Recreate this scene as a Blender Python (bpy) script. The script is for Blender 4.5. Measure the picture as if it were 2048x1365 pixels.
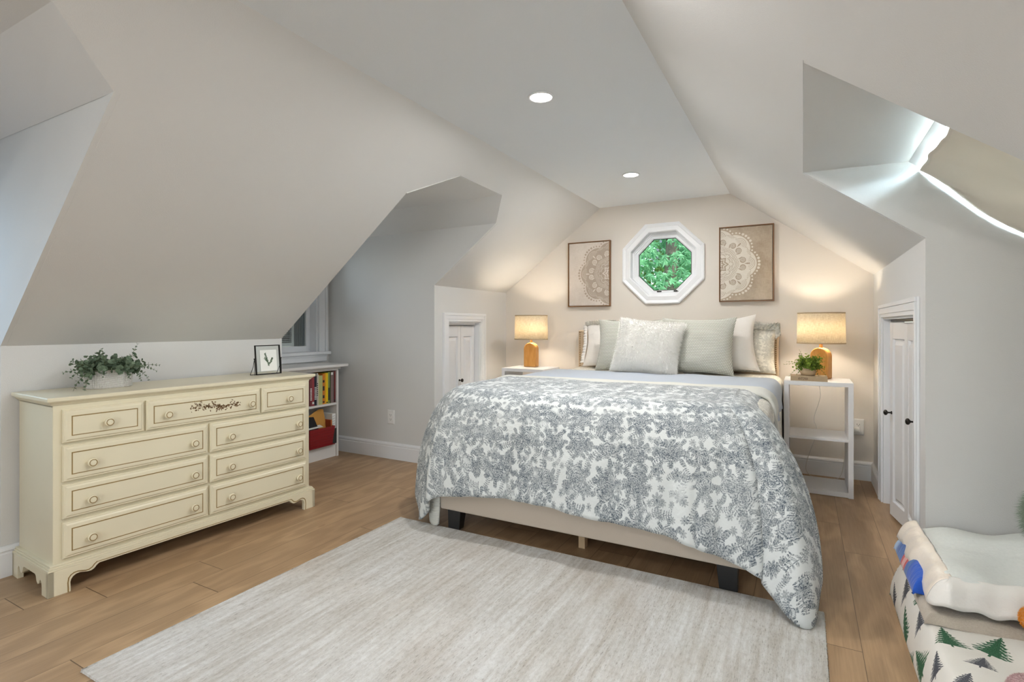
import bpy, bmesh, math, random
from mathutils import Vector, Matrix, noise as mnoise
PI = math.pi
sc = bpy.context.scene
C = sc.collection
for o in list(bpy.data.objects):
    bpy.data.objects.remove(o)

# ------------------------------------------------------------------ camera
cd = bpy.data.cameras.new('camera'); cam = bpy.data.objects.new('camera', cd); C.objects.link(cam)
cam.location = (0, 0, 1.14)
cam.rotation_euler = (math.radians(90), 0, math.radians(28.7465))
cd.sensor_width = 36; cd.lens = 1061 / 2048 * 36
cd.shift_x = 0; cd.shift_y = -32.5 / 2048
cd.clip_start = 0.02; cd.clip_end = 200
sc.camera = cam

# ------------------------------------------------------------------ sky, lights, exposure
sc.view_settings.view_transform = 'Standard'
sc.view_settings.look = 'None'
sc.view_settings.gamma = 1.0
sc.view_settings.use_curve_mapping = False
sc.view_settings.exposure = 1.2
w = bpy.data.worlds.new('world'); sc.world = w; w.use_nodes = True
wn = w.node_tree; bgn = wn.nodes['Background']
sky = wn.nodes.new('ShaderNodeTexSky'); sky.sky_type = 'NISHITA'; sky.sun_disc = False
sky.sun_elevation = math.radians(50); sky.sun_rotation = math.radians(140); sky.dust_density = 2.0
wn.links.new(sky.outputs[0], bgn.inputs[0]); bgn.inputs[1].default_value = 0.26

def area(name, loc, direction, sx, sy, energy, color, spread=None):
    l = bpy.data.lights.new(name, 'AREA'); l.shape = 'RECTANGLE'; l.size = sx; l.size_y = sy
    l.energy = energy; l.color = color
    if spread: l.spread = math.radians(spread)
    o = bpy.data.objects.new(name, l); C.objects.link(o); o.location = loc
    o.rotation_euler = Vector(direction).to_track_quat('-Z', 'Y').to_euler()
    return o
# daylight coming through the windows (each light stands just outside its window; the rear one is added fill)
area('fill_rear_window', (-.55, -2.66, 1.12), (0, 1, 0), 1.45, .95, 22, (0.93, 0.97, 1.0))
area('daylight_front_dormer', (-3.97, 0.45, 1.40), (1, 0.12, -0.75), 0.74, 0.9, 3.6, (0.50, 0.74, 1.0), 140)
area('daylight_bookcase_dormer', (-4.0, 2.95, 1.62), (1, 0.1, -0.2), 0.70, 0.42, 1.6, (0.84, 0.93, 1.0))
area('daylight_skylight', (0.98, 2.2, 1.62), (-0.62, 0, -0.78), 0.95, 1.1, 250, (0.66, 0.85, 1.0))
su = bpy.data.lights.new('sun', 'SUN'); su.energy = 1.8; su.angle = math.radians(3); su.color = (1.0, 0.96, 0.88)
suo = bpy.data.objects.new('sun', su); C.objects.link(suo); suo.rotation_euler = Vector((-0.25, 1.0, -0.9)).to_track_quat('-Z', 'Y').to_euler()

# ------------------------------------------------------------------ object helpers
class MB:
    def __init__(s): s.v = []; s.f = []; s.m = []; s.uv = {}
    def add(s, vs, fs, mi=0, uvs=None):
        b = len(s.v); s.v += [tuple(p) for p in vs]
        for f in fs:
            s.f.append([b + i for i in f]); s.m.append(mi)
        if uvs:
            for i, u in enumerate(uvs): s.uv[b + i] = u
        return b
    def box(s, x0, x1, y0, y1, z0, z1, mi=0):
        e = .0001 * ((len(s.v) // 8) % 4); x0 += e; x1 -= e; y0 += e; y1 -= e; z0 += e; z1 -= e   # keeps joined boards from sharing faces
        vs = [(x, y, z) for x in (x0, x1) for y in (y0, y1) for z in (z0, z1)]
        s.add(vs, [(0, 1, 3, 2), (4, 6, 7, 5), (0, 4, 5, 1), (2, 3, 7, 6), (0, 2, 6, 4), (1, 5, 7, 3)], mi)
        return s
    def slab(s, poly, off, mi=0):
        n = len(poly); off = Vector(off)
        vs = [Vector(p) for p in poly] + [Vector(p) + off for p in poly]
        fs = [list(range(n)), list(range(2 * n - 1, n - 1, -1))]
        fs += [(i, (i + 1) % n, n + (i + 1) % n, n + i) for i in range(n)]
        s.add(vs, fs, mi); return s
    def tube(s, pts, r, n=8, mi=0, cap=True):
        pts = [Vector(p) for p in pts]; k = len(pts)
        rs = r if isinstance(r, (list, tuple)) else [r] * k
        vs = []; up = Vector((0, 0, 1)); prev = None
        for i, p in enumerate(pts):
            t = (pts[min(i + 1, k - 1)] - pts[max(i - 1, 0)])
            if t.length < 1e-9: t = Vector((0, 0, 1))
            t.normalize()
            if prev is None:
                a = t.cross(up if abs(t.z) < .9 else Vector((1, 0, 0))).normalized()
            else:
                a = prev - t * prev.dot(t)
                a = a.normalized() if a.length > 1e-6 else t.orthogonal().normalized()
            prev = a; b = t.cross(a)
            for j in range(n):
                g = 2 * PI * j / n
                vs.append(p + (a * math.cos(g) + b * math.sin(g)) * rs[i])
        fs = [(i * n + j, i * n + (j + 1) % n, (i + 1) * n + (j + 1) % n, (i + 1) * n + j) for i in range(k - 1) for j in range(n)]
        if cap: fs += [list(range(n - 1, -1, -1)), list(range((k - 1) * n, k * n))]
        s.add(vs, fs, mi); return s
    def lathe(s, prof, c=(0, 0, 0), n=32, sx=1, sy=1, mi=0, axis='z', closed=False):
        vs = []
        for r, h in prof:
            for j in range(n):
                g = 2 * PI * j / n; a = r * math.cos(g) * sx; b = r * math.sin(g) * sy
                if axis == 'z': vs.append((c[0] + a, c[1] + b, c[2] + h))
                elif axis == 'y': vs.append((c[0] + a, c[1] + h, c[2] + b))
                else: vs.append((c[0] + h, c[1] + a, c[2] + b))
        k = len(prof)
        fs = [(i * n + j, i * n + (j + 1) % n, (i + 1) * n + (j + 1) % n, (i + 1) * n + j) for i in range(k - 1) for j in range(n)]
        if closed:
            fs += [((k - 1) * n + j, (k - 1) * n + (j + 1) % n, (j + 1) % n, j) for j in range(n)]
        else:
            fs += [list(range(n)), list(range((k - 1) * n, k * n))]
        s.add(vs, fs, mi); return s
    def grid(s, fn, nu, nv, mi=0, uvf=None, wrap=False):
        vs = []; uvs = []
        for i in range(nu + 1):
            for j in range(nv + 1):
                vs.append(fn(i / nu, j / nv)); uvs.append(uvf(i / nu, j / nv) if uvf else (i / nu, j / nv))
        fs = [(i * (nv + 1) + j, (i + 1) * (nv + 1) + j, (i + 1) * (nv + 1) + j + 1, i * (nv + 1) + j + 1) for i in range(nu) for j in range(nv)]
        s.add(vs, fs, mi, uvs); return s
    def rings(s, w_, h_, prof, x0=0, z0=0, mi=0, capmi=None, base=True):
        """nested rectangles in the x-z plane, prof = [(inset, y)], last ring is capped"""
        vs = []
        for ins, y in prof:
            vs += [(x0 + ins, y, z0 + ins), (x0 + w_ - ins, y, z0 + ins), (x0 + w_ - ins, y, z0 + h_ - ins), (x0 + ins, y, z0 + h_ - ins)]
        k = len(prof)
        fs = [(i * 4 + j, i * 4 + (j + 1) % 4, (i + 1) * 4 + (j + 1) % 4, (i + 1) * 4 + j) for i in range(k - 1) for j in range(4)]
        s.add(vs, fs, mi); b = len(s.v) - 4
        s.f.append([b, b + 1, b + 2, b + 3]); s.m.append(mi if capmi is None else capmi)
        b0 = len(s.v) - 4 * k
        if base: s.f.append([b0, b0 + 3, b0 + 2, b0 + 1]); s.m.append(mi)
        return s

def obj(name, mb, mats, parent=None, smooth=False, bevel=0, seg=2, recalc=True, solid=0, subsurf=0, auto=None):
    me = bpy.data.meshes.new(name)
    bm = bmesh.new()
    vs = [bm.verts.new(p) for p in mb.v]
    for f, mi in zip(mb.f, mb.m):
        try:
            fc = bm.faces.new([vs[i] for i in f]); fc.material_index = mi; fc.smooth = smooth
        except ValueError: pass
    if mb.uv:
        bm.verts.index_update()
        ul = bm.loops.layers.uv.new('UVMap')
        for fc in bm.faces:
            for lp in fc.loops: lp[ul].uv = mb.uv.get(lp.vert.index, (0, 0))
    if recalc: bmesh.ops.recalc_face_normals(bm, faces=bm.faces)
    bm.to_mesh(me); bm.free()
    for m_ in (mats if isinstance(mats, (list, tuple)) else [mats]): me.materials.append(m_)
    o = bpy.data.objects.new(name, me); C.objects.link(o)
    if parent is not None: o.parent = parent
    if solid:
        md = o.modifiers.new('solid', 'SOLIDIFY'); md.thickness = solid; md.offset = -1
    if bevel:
        md = o.modifiers.new('bevel', 'BEVEL'); md.width = bevel; md.segments = seg; md.limit_method = 'ANGLE'; md.angle_limit = math.radians(40)
        if auto is None: auto = True
    if subsurf:
        md = o.modifiers.new('sub', 'SUBSURF'); md.levels = subsurf; md.render_levels = subsurf
    return o

def struct(name, mb, mats, parent=None, **k):
    o = obj(name, mb, mats, parent, **k)
    if parent is None: o['kind'] = 'structure'
    return o

def tag(o, label, cat, group=None, kind=None):
    o['label'] = label; o['category'] = cat
    if group: o['group'] = group
    if kind: o['kind'] = kind
    return o

def thing(name, label, cat, loc=(0, 0, 0), rz=0, group=None, rx=0):
    o = bpy.data.objects.new(name, None); C.objects.link(o); o.empty_display_size = .05
    o.location = loc; o.rotation_euler = (rx, 0, rz)
    return tag(o, label, cat, group)

def sroot(name, loc=(0, 0, 0)):
    o = bpy.data.objects.new(name, None); C.objects.link(o); o.location = loc; o['kind'] = 'structure'; return o

def dup(root, loc, rz, label, group=None):
    r = root.copy(); C.objects.link(r); r.location = loc; r.rotation_euler = (root.rotation_euler.x, 0, rz); r['label'] = label
    if group: r['group'] = group
    for ch in list(root.children):
        c = ch.copy(); C.objects.link(c); c.parent = r
        for g in list(ch.children):
            d = g.copy(); C.objects.link(d); d.parent = c
    return r

# ------------------------------------------------------------------ node helpers
class S:
    """tiny expression wrapper round shader math nodes"""
    def __init__(s, nt, sock): s.nt = nt; s.k = sock
    def _m(s, op, *a, clamp=False):
        n = s.nt.nodes.new('ShaderNodeMath'); n.operation = op; n.use_clamp = clamp
        for i, x in enumerate((s,) + a):
            if isinstance(x, S): s.nt.links.new(x.k, n.inputs[i])
            else: n.inputs[i].default_value = x
        return S(s.nt, n.outputs[0])
    def __add__(s, o): return s._m('ADD', o)
    def __radd__(s, o): return s._m('ADD', o)
    def __sub__(s, o): return s._m('SUBTRACT', o)
    def __rsub__(s, o): return (s * -1.0) + o
    def __mul__(s, o): return s._m('MULTIPLY', o)
    def __rmul__(s, o): return s._m('MULTIPLY', o)
    def __truediv__(s, o): return s._m('DIVIDE', o)
    def sin(s): return s._m('SINE')
    def cos(s): return s._m('COSINE')
    def abs(s): return s._m('ABSOLUTE')
    def floor(s): return s._m('FLOOR')
    def fract(s): return s._m('FRACT')
    def sqrt(s): return s._m('SQRT')
    def lt(s, o): return s._m('LESS_THAN', o)
    def gt(s, o): return s._m('GREATER_THAN', o)
    def max(s, o): return s._m('MAXIMUM', o)
    def min(s, o): return s._m('MINIMUM', o)
    def atan2(s, o): return s._m('ARCTAN2', o)
    def clamp(s): return s._m('ADD', 0.0, clamp=True)
    def pow(s, o): return s._m('POWER', o)
    def step(s, a, b):
        """smooth ramp a->b to 0..1"""
        n = s.nt.nodes.new('ShaderNodeMapRange'); n.clamp = True
        s.nt.links.new(s.k, n.inputs[0]); n.inputs[1].default_value = a; n.inputs[2].default_value = b
        return S(s.nt, n.outputs[0])

def newmat(name):
    m = bpy.data.materials.new(name); m.use_nodes = True
    nt = m.node_tree; return m, nt, nt.nodes['Principled BSDF']
def coords(nt, kind='Object', scale=None):
    t = nt.nodes.new('ShaderNodeTexCoord'); out = t.outputs[kind]
    if scale:
        mp = nt.nodes.new('ShaderNodeMapping'); mp.inputs['Scale'].default_value = scale
        nt.links.new(out, mp.inputs[0]); out = mp.outputs[0]
    return out
def sepxyz(nt, sock):
    n = nt.nodes.new('ShaderNodeSeparateXYZ'); nt.links.new(sock, n.inputs[0]); return [S(nt, n.outputs[i]) for i in range(3)]
def combine(nt, x, y, z=0.0):
    n = nt.nodes.new('ShaderNodeCombineXYZ')
    for i, a in enumerate((x, y, z)):
        if isinstance(a, S): nt.links.new(a.k, n.inputs[i])
        else: n.inputs[i].default_value = a
    return n.outputs[0]
def noise(nt, sock, scale, detail=3, rough=.5):
    n = nt.nodes.new('ShaderNodeTexNoise'); n.inputs['Scale'].default_value = scale
    n.inputs['Detail'].default_value = detail; n.inputs['Roughness'].default_value = rough
    if sock is not None: nt.links.new(sock, n.inputs[0])
    return S(nt, n.outputs[0])
def white(nt, vec):
    n = nt.nodes.new('ShaderNodeTexWhiteNoise'); n.noise_dimensions = '3D'; nt.links.new(vec, n.inputs[0])
    s2 = nt.nodes.new('ShaderNodeSeparateColor'); nt.links.new(n.outputs['Color'], s2.inputs[0])
    return [S(nt, s2.outputs[i]) for i in range(3)]
def mixc(nt, f, a, b):
    n = nt.nodes.new('ShaderNodeMix'); n.data_type = 'RGBA'
    if isinstance(f, S): nt.links.new(f.k, n.inputs[0])
    else: n.inputs[0].default_value = f
    for i, c in ((6, a), (7, b)):
        if isinstance(c, tuple): n.inputs[i].default_value = (*c[:3], 1)
        else: nt.links.new(c, n.inputs[i])
    return n.outputs[2]
def bump(nt, bsdf, h, dist, strength=1.0):
    b = nt.nodes.new('ShaderNodeBump'); b.inputs['Strength'].default_value = strength; b.inputs['Distance'].default_value = dist
    nt.links.new(h.k, b.inputs['Height']); nt.links.new(b.outputs[0], bsdf.inputs['Normal'])
def lin(r, g, b):
    f = lambda c: (c / 255 / 12.92) if c / 255 <= .04045 else ((c / 255 + .055) / 1.055) ** 2.4
    return (f(r), f(g), f(b))
def simple(name, col, rough=.5, var=.06, vscale=8, bmp=0, bscale=120, metal=0, sheen=0, trans=None, spec=.5):
    m, nt, b = newmat(name)
    co = coords(nt)
    n = noise(nt, co, vscale, 3)
    dark = tuple(c * (1 - var) for c in col); lite = tuple(min(1, c * (1 + var)) for c in col)
    nt.links.new(mixc(nt, n, dark, lite), b.inputs['Base Color'])
    b.inputs['Roughness'].default_value = rough; b.inputs['Metallic'].default_value = metal
    b.inputs['Specular IOR Level'].default_value = spec
    if sheen: b.inputs['Sheen Weight'].default_value = sheen; b.inputs['Sheen Roughness'].default_value = .5
    if bmp: bump(nt, b, noise(nt, co, bscale, 4, .6), bmp)
    return m

M = {}
M['paint'] = simple('wall_paint', (.67, .665, .652), .75, .015, 3, .0006, 260)
M['gable'] = simple('gable_wall_paint', (.71, .66, .60), .75, .015, 3, .0006, 260)
M['ceil'] = simple('ceiling_paint', (.73, .76, .79), .8, .012, 3, .0005, 240)
M['trim'] = simple('white_trim_paint', (.78, .79, .81), .38, .015, 6)
M['doorw'] = simple('white_door_paint', (.76, .765, .78), .35, .015, 6)
M['white'] = simple('white_laminate', (.78, .78, .79), .3, .015, 6)
M['nsL'] = simple('white_matt_laminate', (.76, .74, .72), .45, .02, 6)
M['cream'] = simple('cream_paint', (.72, .655, .485), .30, .04, 5)
M['gold'] = simple('worn_gold_paint', (.27, .175, .055), .45, .3, 60)
M['brownpaint'] = simple('brown_floral_paint', (.16, .085, .03), .5, .35, 90)
M['blackmetal'] = simple('black_metal', (.015, .013, .012), .35, .1, 20, metal=.6)
M['bronze'] = simple('dark_bronze', (.03, .025, .022), .35, .1, 20, metal=.8)
M['blackwood'] = simple('black_wood', (.012, .012, .013), .35, .1, 20)
M['rawwood'] = simple('raw_pine', (.55, .40, .25), .6, .15, 40)
M['beige'] = simple('beige_upholstery', (.56, .48, .40), .9, .05, 300, .0006, 900, sheen=.3)
M['oatmeal'] = simple('oatmeal_upholstery', (.60, .47, .33), .9, .08, 250, .0008, 700, sheen=.2)
M['brass'] = simple('antique_brass', (.30, .19, .08), .3, .1, 20, metal=.9)
M['plastic'] = simple('white_plastic', (.80, .79, .77), .35, .01, 5)
M['slot'] = simple('outlet_slot', (.03, .03, .03), .6, .1, 20)
M['cord'] = simple('white_cord', (.62, .60, .56), .5, .03, 20)
M['paper'] = simple('white_paper', (.80, .80, .77), .8, .03, 30)
M['mat'] = simple('pressed_leaf', (.05, .10, .045), .7, .3, 60)
M['soil'] = simple('dark_soil', (.03, .022, .015), .9, .3, 80, .004, 90)
M['stem'] = simple('green_stem', (.12, .15, .07), .7, .2, 50)
M['mattress'] = simple('white_mattress_cover', (.72, .71, .69), .85, .02, 30)
M['curtain'] = None

# wood floor: boards running along y
def floor_mat():
    m, nt, b = newmat('oak_plank_floor')
    x, y, z = sepxyz(nt, coords(nt))
    PW, PLn = .182, 1.35
    row = (x / PW).floor(); r0 = white(nt, combine(nt, row, 3.0, 1.0))
    yy = y / PLn + r0[0] * 7.3
    col = yy.floor(); rr = white(nt, combine(nt, row, col, 5.0))
    fx = (x / PW).fract(); fy = yy.fract()
    seam = ((fx - .5).abs().gt(.494)).max((fy - .5).abs().gt(.4988))
    warp = noise(nt, combine(nt, x * 3.0 + rr[0] * 40.0, y * .9 + rr[1] * 30.0, rr[2] * 10.0), 1.6, 3, .5)
    rings_ = ((warp * 30.0 + x * 24.0).sin() * .5 + .5).pow(1.6)
    fine = noise(nt, combine(nt, x * 70.0, y * 2.2 + rr[1] * 20.0, rr[0] * 9.0), 2.2, 6, .62)
    fib = noise(nt, combine(nt, x * 260.0, y * 7.0, rr[2] * 5.0), 1.0, 3, .6)
    blot = noise(nt, combine(nt, x * 2.4 + rr[2] * 9.0, y * .8, 0.0), 1.5, 3, .5)
    g = (rings_ * .22 + fine * .5 + fib * .22 + blot * .10) + .07
    c = mixc(nt, g.step(.25, .85), lin(138, 111, 83), lin(186, 155, 120))
    c = mixc(nt, (rr[0] * .30), c, lin(148, 120, 92))
    kn = noise(nt, combine(nt, x * 5.5 + rr[1] * 30.0, y * 2.2, 2.0), 1.4, 2, .4)
    c = mixc(nt, kn.step(.74, .84) * .6, c, lin(92, 64, 38))
    c = mixc(nt, seam * .75, c, lin(70, 50, 34))
    nt.links.new(c, b.inputs['Base Color']); b.inputs['Roughness'].default_value = .42
    b.inputs['Specular IOR Level'].default_value = .4
    bump(nt, b, fine * .3 + (1.0 - seam) * 1.0, .0008)
    return m
M['floor'] = floor_mat()

def rug_mat():
    m, nt, b = newmat('distressed_rug_pile')
    x, y, z = sepxyz(nt, coords(nt))
    big = noise(nt, combine(nt, x * 1.1, y * .55, 0.0), 2.2, 4, .6)
    st = noise(nt, combine(nt, x * 34.0, y * 2.2, 0.0), 1.6, 5, .65)
    st2 = noise(nt, combine(nt, x * 11.0, y * 1.2, 4.0), 1.5, 4, .6)
    fleck = noise(nt, combine(nt, x * 210.0, y * 38.0, 1.0), 1.0, 3, .6)
    pile = noise(nt, combine(nt, x * 300.0, y * 240.0, 1.0), 1.0, 3, .7)
    t = (st * .5 + st2 * .35 + big * .3)
    c = mixc(nt, t.step(.42, .70), lin(194, 186, 174), lin(246, 246, 244))
    c = mixc(nt, (big.step(.5, .7)) * .30, c, lin(224, 224, 224))
    c = mixc(nt, noise(nt, combine(nt, x * 2.0, y * 1.0, 7.0), 2.0, 3).step(.5, .72) * .35, c, lin(192, 172, 150))
    c = mixc(nt, (fleck.step(.56, .70)) * (st2.step(.66, .42)) * .75, c, lin(132, 122, 108))
    clump = noise(nt, combine(nt, x * 60.0, y * 34.0, 2.0), 1.0, 5, .75)
    c = mixc(nt, clump.step(.46, .66) * .30, c, lin(148, 138, 122))
    c = mixc(nt, pile.step(.35, .7) * .16, c, lin(120, 112, 100))
    nt.links.new(c, b.inputs['Base Color']); b.inputs['Roughness'].default_value = .95
    b.inputs['Sheen Weight'].default_value = .25
    bump(nt, b, pile * .9 + fleck * .8 + st * .3, .006)
    return m
M['rug'] = rug_mat()

def rot2(x, y, a):
    ca, sa = a.cos(), a.sin(); return x * ca - y * sa, x * sa + y * ca

def toile_mat(name, base, ink, amount=1.0, scale=1.0, quilt=False):
    m, nt, b = newmat(name)
    u, v, _ = sepxyz(nt, coords(nt, 'UV'))
    w1 = noise(nt, combine(nt, u, v, 0.0), 9 / scale, 2) - .5
    w2 = noise(nt, combine(nt, u, v, 5.0), 9 / scale, 2) - .5
    u = u + w1 * .035 * scale; v = v + w2 * .035 * scale
    inks = None
    fine = noise(nt, combine(nt, u, v, 9.0), 230 / scale, 3, .6)
    def layer(size, ox, oy, seed, dens, kind):
        gx = u / (size * scale) + ox; gy = v / (size * scale) + oy
        cx, cy = gx.floor(), gy.floor()
        r = white(nt, combine(nt, cx, cy, seed))
        fx = gx.fract() - .5 - (r[0] - .5) * .30; fy = gy.fract() - .5 - (r[1] - .5) * .30
        R = (fx * fx + fy * fy).sqrt(); th = fy.atan2(fx) + r[2] * 6.28
        on = r[2].lt(dens)
        if kind == 'rose':
            lobe = (th * 5.0).sin() * .035 + (th * 11.0 + 1.0).sin() * .015
            edge = R + lobe
            body = 1.0 - edge.step(.27, .285)
            lines = ((R + (th * 3.0 + R * 22.0).sin() * .022 + (th * 7.0).sin() * .012) * 88.0 + fine * 5.0).sin().step(-.2, .6)
            hatch = ((th * 34.0 + R * 30.0 + fine * 6.0).sin()).step(.1, .7)
            rose = body * (.16 + lines * .62 + hatch * .26)
            lf = (th * 3.5).cos().abs()
            lw = (1.0 - ((R - .36) / .13).abs()).max(0.0).sqrt() * .72
            leaf = (lf.gt(1.0 - lw * .24)) * (R.gt(.275))
            vein = ((R * 120.0 + fine * 9.0).sin()).step(-.5, .6)
            leafi = leaf * (.55 + vein * .35)
            return rose.max(leafi) * on
        if kind == 'daisy':
            pet = ((th * 4.0).sin().abs()) * .16 + .16
            body = 1.0 - (R / pet).step(.95, 1.05)
            ln = ((th * 24.0).sin()).step(-.3, .4)
            return (body * (.35 + ln * .45)).max(R.lt(.06) * .95) * on
        # sprig: curved stem with leaflets
        a = r[2] * 6.28
        sx, sy = rot2(fx, fy, a)
        sx = sx - (sy * 6.0).sin() * .06
        stem = (sx.abs().lt(.014)) * (sy.abs().lt(.42))
        seg = (sy * 9.0).fract() - .5
        lx = (sx.abs() - .09) / .085; ly = (seg - lx * .18) / .33
        lf = ((lx * lx + ly * ly).lt(1.0)) * (sy.abs().lt(.44))
        return (stem * .8).max(lf * (.45 + (fine.step(.45, .6)) * .4)) * on
    L = [layer(.165, 0, 0, 1.0, .85, 'rose'), layer(.15, .5, .5, 2.0, .80, 'rose'), layer(.095, .3, .1, 3.0, .75, 'daisy'),
         layer(.075, .1, .6, 4.0, .75, 'sprig'), layer(.052, .7, .2, 5.0, .75, 'daisy'), layer(.11, .2, .9, 6.0, .7, 'sprig')]
    tot = L[0]
    for l in L[1:]: tot = tot.max(l)
    gap = noise(nt, combine(nt, u, v, 2.0), 8.5 / scale, 2, .5).step(.25, .34)
    tone = noise(nt, combine(nt, u, v, 7.0), 7 / scale, 2).step(.3, .7) * .25 + .75
    ht = fine.step(.36, .60) * .62 + .38
    tot = (tot * gap * tone * ht * amount).clamp()
    c = mixc(nt, tot, base, ink)
    nt.links.new(c, b.inputs['Base Color']); b.inputs['Roughness'].default_value = .85
    b.inputs['Sheen Weight'].default_value = .12
    cr = noise(nt, combine(nt, u, v, 3.0), 16, 5, .55)
    wv = noise(nt, combine(nt, u, v, 8.0), 700, 2)
    bump(nt, b, cr * 1.0 + wv * .03, .012 if not quilt else .006, .6)
    return m
M['toile'] = toile_mat('grey_toile_cotton', lin(216, 220, 220), lin(56, 72, 88), 1.22, .88)
M['toile_soft'] = toile_mat('soft_taupe_floral_cotton', lin(234, 230, 219), lin(112, 112, 104), .62, .62, True)

def fabric(name, c1, c2, scale, rough=.9, bmp=.002, kind='weave'):
    m, nt, b = newmat(name)
    u, v, _ = sepxyz(nt, coords(nt, 'UV'))
    if kind == 'weave':       # nubby basket weave
        a = (u / scale); c = (v / scale)
        a2 = (a + c * .5 * 0); row = c.floor(); off = (row * .5).fract()
        fx = (a + off).fract() - .5; fy = c.fract() - .5
        t = 1.0 - ((fx * fx * 1.0 + fy * fy * 1.3).sqrt()).step(.26, .46)
    elif kind == 'rib':
        t = ((v / scale * 6.283).sin() * .5 + .5) * .8 + noise(nt, combine(nt, u, v, 0.0), 300, 2) * .3
    else:
        t = noise(nt, combine(nt, u, v, 0.0), 1 / scale, 4, .65)
    nz = noise(nt, combine(nt, u, v, 4.0), 14, 4, .6)
    nt.links.new(mixc(nt, t, c1, c2), b.inputs['Base Color'])
    b.inputs['Roughness'].default_value = rough; b.inputs['Sheen Weight'].default_value = .2
    bump(nt, b, t * .5 + nz * 1.2, bmp, .7)
    return m
M['woven'] = fabric('sage_nubby_weave', lin(162, 162, 150), lin(224, 224, 217), .0118, bmp=.004)
M['linenw'] = fabric('white_cotton', lin(232, 227, 221), lin(240, 236, 231), .004, bmp=.009, kind='noise')
M['fur'] = fabric('cream_faux_fur', lin(242, 240, 235), lin(250, 249, 246), .003, bmp=.002, kind='noise')
M['bluequilt'] = fabric('pale_blue_cotton', lin(176, 186, 200), lin(198, 206, 216), .0045, bmp=.004, kind='rib')
M['whitequilt'] = fabric('white_quilt_lining', lin(214, 214, 206), lin(228, 228, 222), .006, bmp=.006, kind='rib')
M['fleece'] = fabric('white_fleece', lin(205, 208, 204), lin(226, 228, 224), .012, bmp=.004, kind='noise')
M['sherpa'] = fabric('beige_sherpa', lin(178, 164, 146), lin(216, 206, 192), .006, bmp=.012, kind='noise')
M['greenfur'] = simple('sage_faux_fur', lin(132, 146, 128), .9, .3, 60, sheen=.4)
M['satin'] = simple('white_satin', lin(230, 226, 220), .30, .04, 12, .004, 30, sheen=.3)
M['satincream'] = simple('cream_satin', lin(238, 226, 212), .3, .04, 12, .006, 18, sheen=.3)
M['orange'] = simple('orange_plush', lin(226, 142, 20), .8, .12, 90, .003, 300, sheen=.4)
M['pink'] = simple('dusty_pink_plush', lin(196, 160, 158), .85, .08, 90, .003, 300, sheen=.4)

def tree_print():
    m, nt, b = newmat('pine_tree_print_cotton')
    u, v, _ = sepxyz(nt, coords(nt, 'UV'))
    col = None; base = lin(222, 218, 210); c = base
    nz = noise(nt, combine(nt, u, v, 0.0), 130, 3, .6)
    nz2 = noise(nt, combine(nt, u, v, 3.0), 420, 2, .6)
    for size, ox, seed in ((.125, 0.0, 1.0),):
        gy = v / size; row = gy.floor()
        gx = u / size + row * .5
        r = white(nt, combine(nt, gx.floor(), row, seed))
        big = r[2].gt(.55)
        sc_ = big * .35 + r[0] * .15 + .72
        fx = gx.fract() - .5 + (r[1] - .5) * .12; fy = gy.fract() - .5
        fx, fy = rot2(fx, fy, (r[1] - .5) * .8 + .25)
        fx = fx / sc_; fy = fy / sc_
        jag = ((fy * 12.0 + fx.abs() * 5.0).fract()) * .38 + .62
        hw = (.46 - fy).max(0.0) * .50 * jag + (nz - .5) * .05
        tri = (fx.abs().lt(hw)) * (fy.gt(-.36)) * (fy.lt(.45))
        trunk = (fx.abs().lt(.022)) * (fy.gt(-.47)) * (fy.lt(-.3))
        branch = ((fy * 70.0 + fx.abs() * 44.0 + nz * 7.0).sin()).step(-1.2, -.2)
        mask = (tri * branch.max(fx.abs().lt(hw * .45))).max(trunk)
        tc = mixc(nt, big, mixc(nt, nz2.step(.35, .65), lin(44, 46, 56), lin(96, 98, 104)), mixc(nt, nz2.step(.35, .65), lin(14, 52, 34), lin(58, 116, 78)))
        c = mixc(nt, mask, c, tc)
    nt.links.new(c, b.inputs['Base Color']); b.inputs['Roughness'].default_value = .8
    bump(nt, b, noise(nt, combine(nt, u, v, 6.0), 9, 4), .01, .6)
    return m
M['trees'] = tree_print()

def blue_print():
    m, nt, b = newmat('blue_printed_fleece')
    u, v, _ = sepxyz(nt, coords(nt, 'UV'))
    v = v / .516
    n1 = noise(nt, combine(nt, u * 1.0, v * 1.5, 0.0), 16, 3)
    ln = ((v * 260.0 + n1 * 9.0).sin()).step(.3, .7)
    c = mixc(nt, n1.step(.3, .7), lin(20, 70, 160), lin(60, 130, 205))
    c = mixc(nt, ln * .8, c, lin(28, 50, 110))
    c = mixc(nt, v.step(.78, .86), c, lin(170, 196, 226))
    band = (v - .42 + (u - .5) * .2).abs()
    c = mixc(nt, band.lt(.075), c, lin(196, 60, 62)); c = mixc(nt, band.lt(.035), c, lin(226, 168, 164))
    c = mixc(nt, v.lt(.34), c, lin(22, 84, 190))
    nt.links.new(c, b.inputs['Base Color']); b.inputs['Roughness'].default_value = .75
    b.inputs['Sheen Weight'].default_value = .3
    bump(nt, b, n1, .01, .6)
    return m
M['blueprint'] = blue_print()

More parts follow.
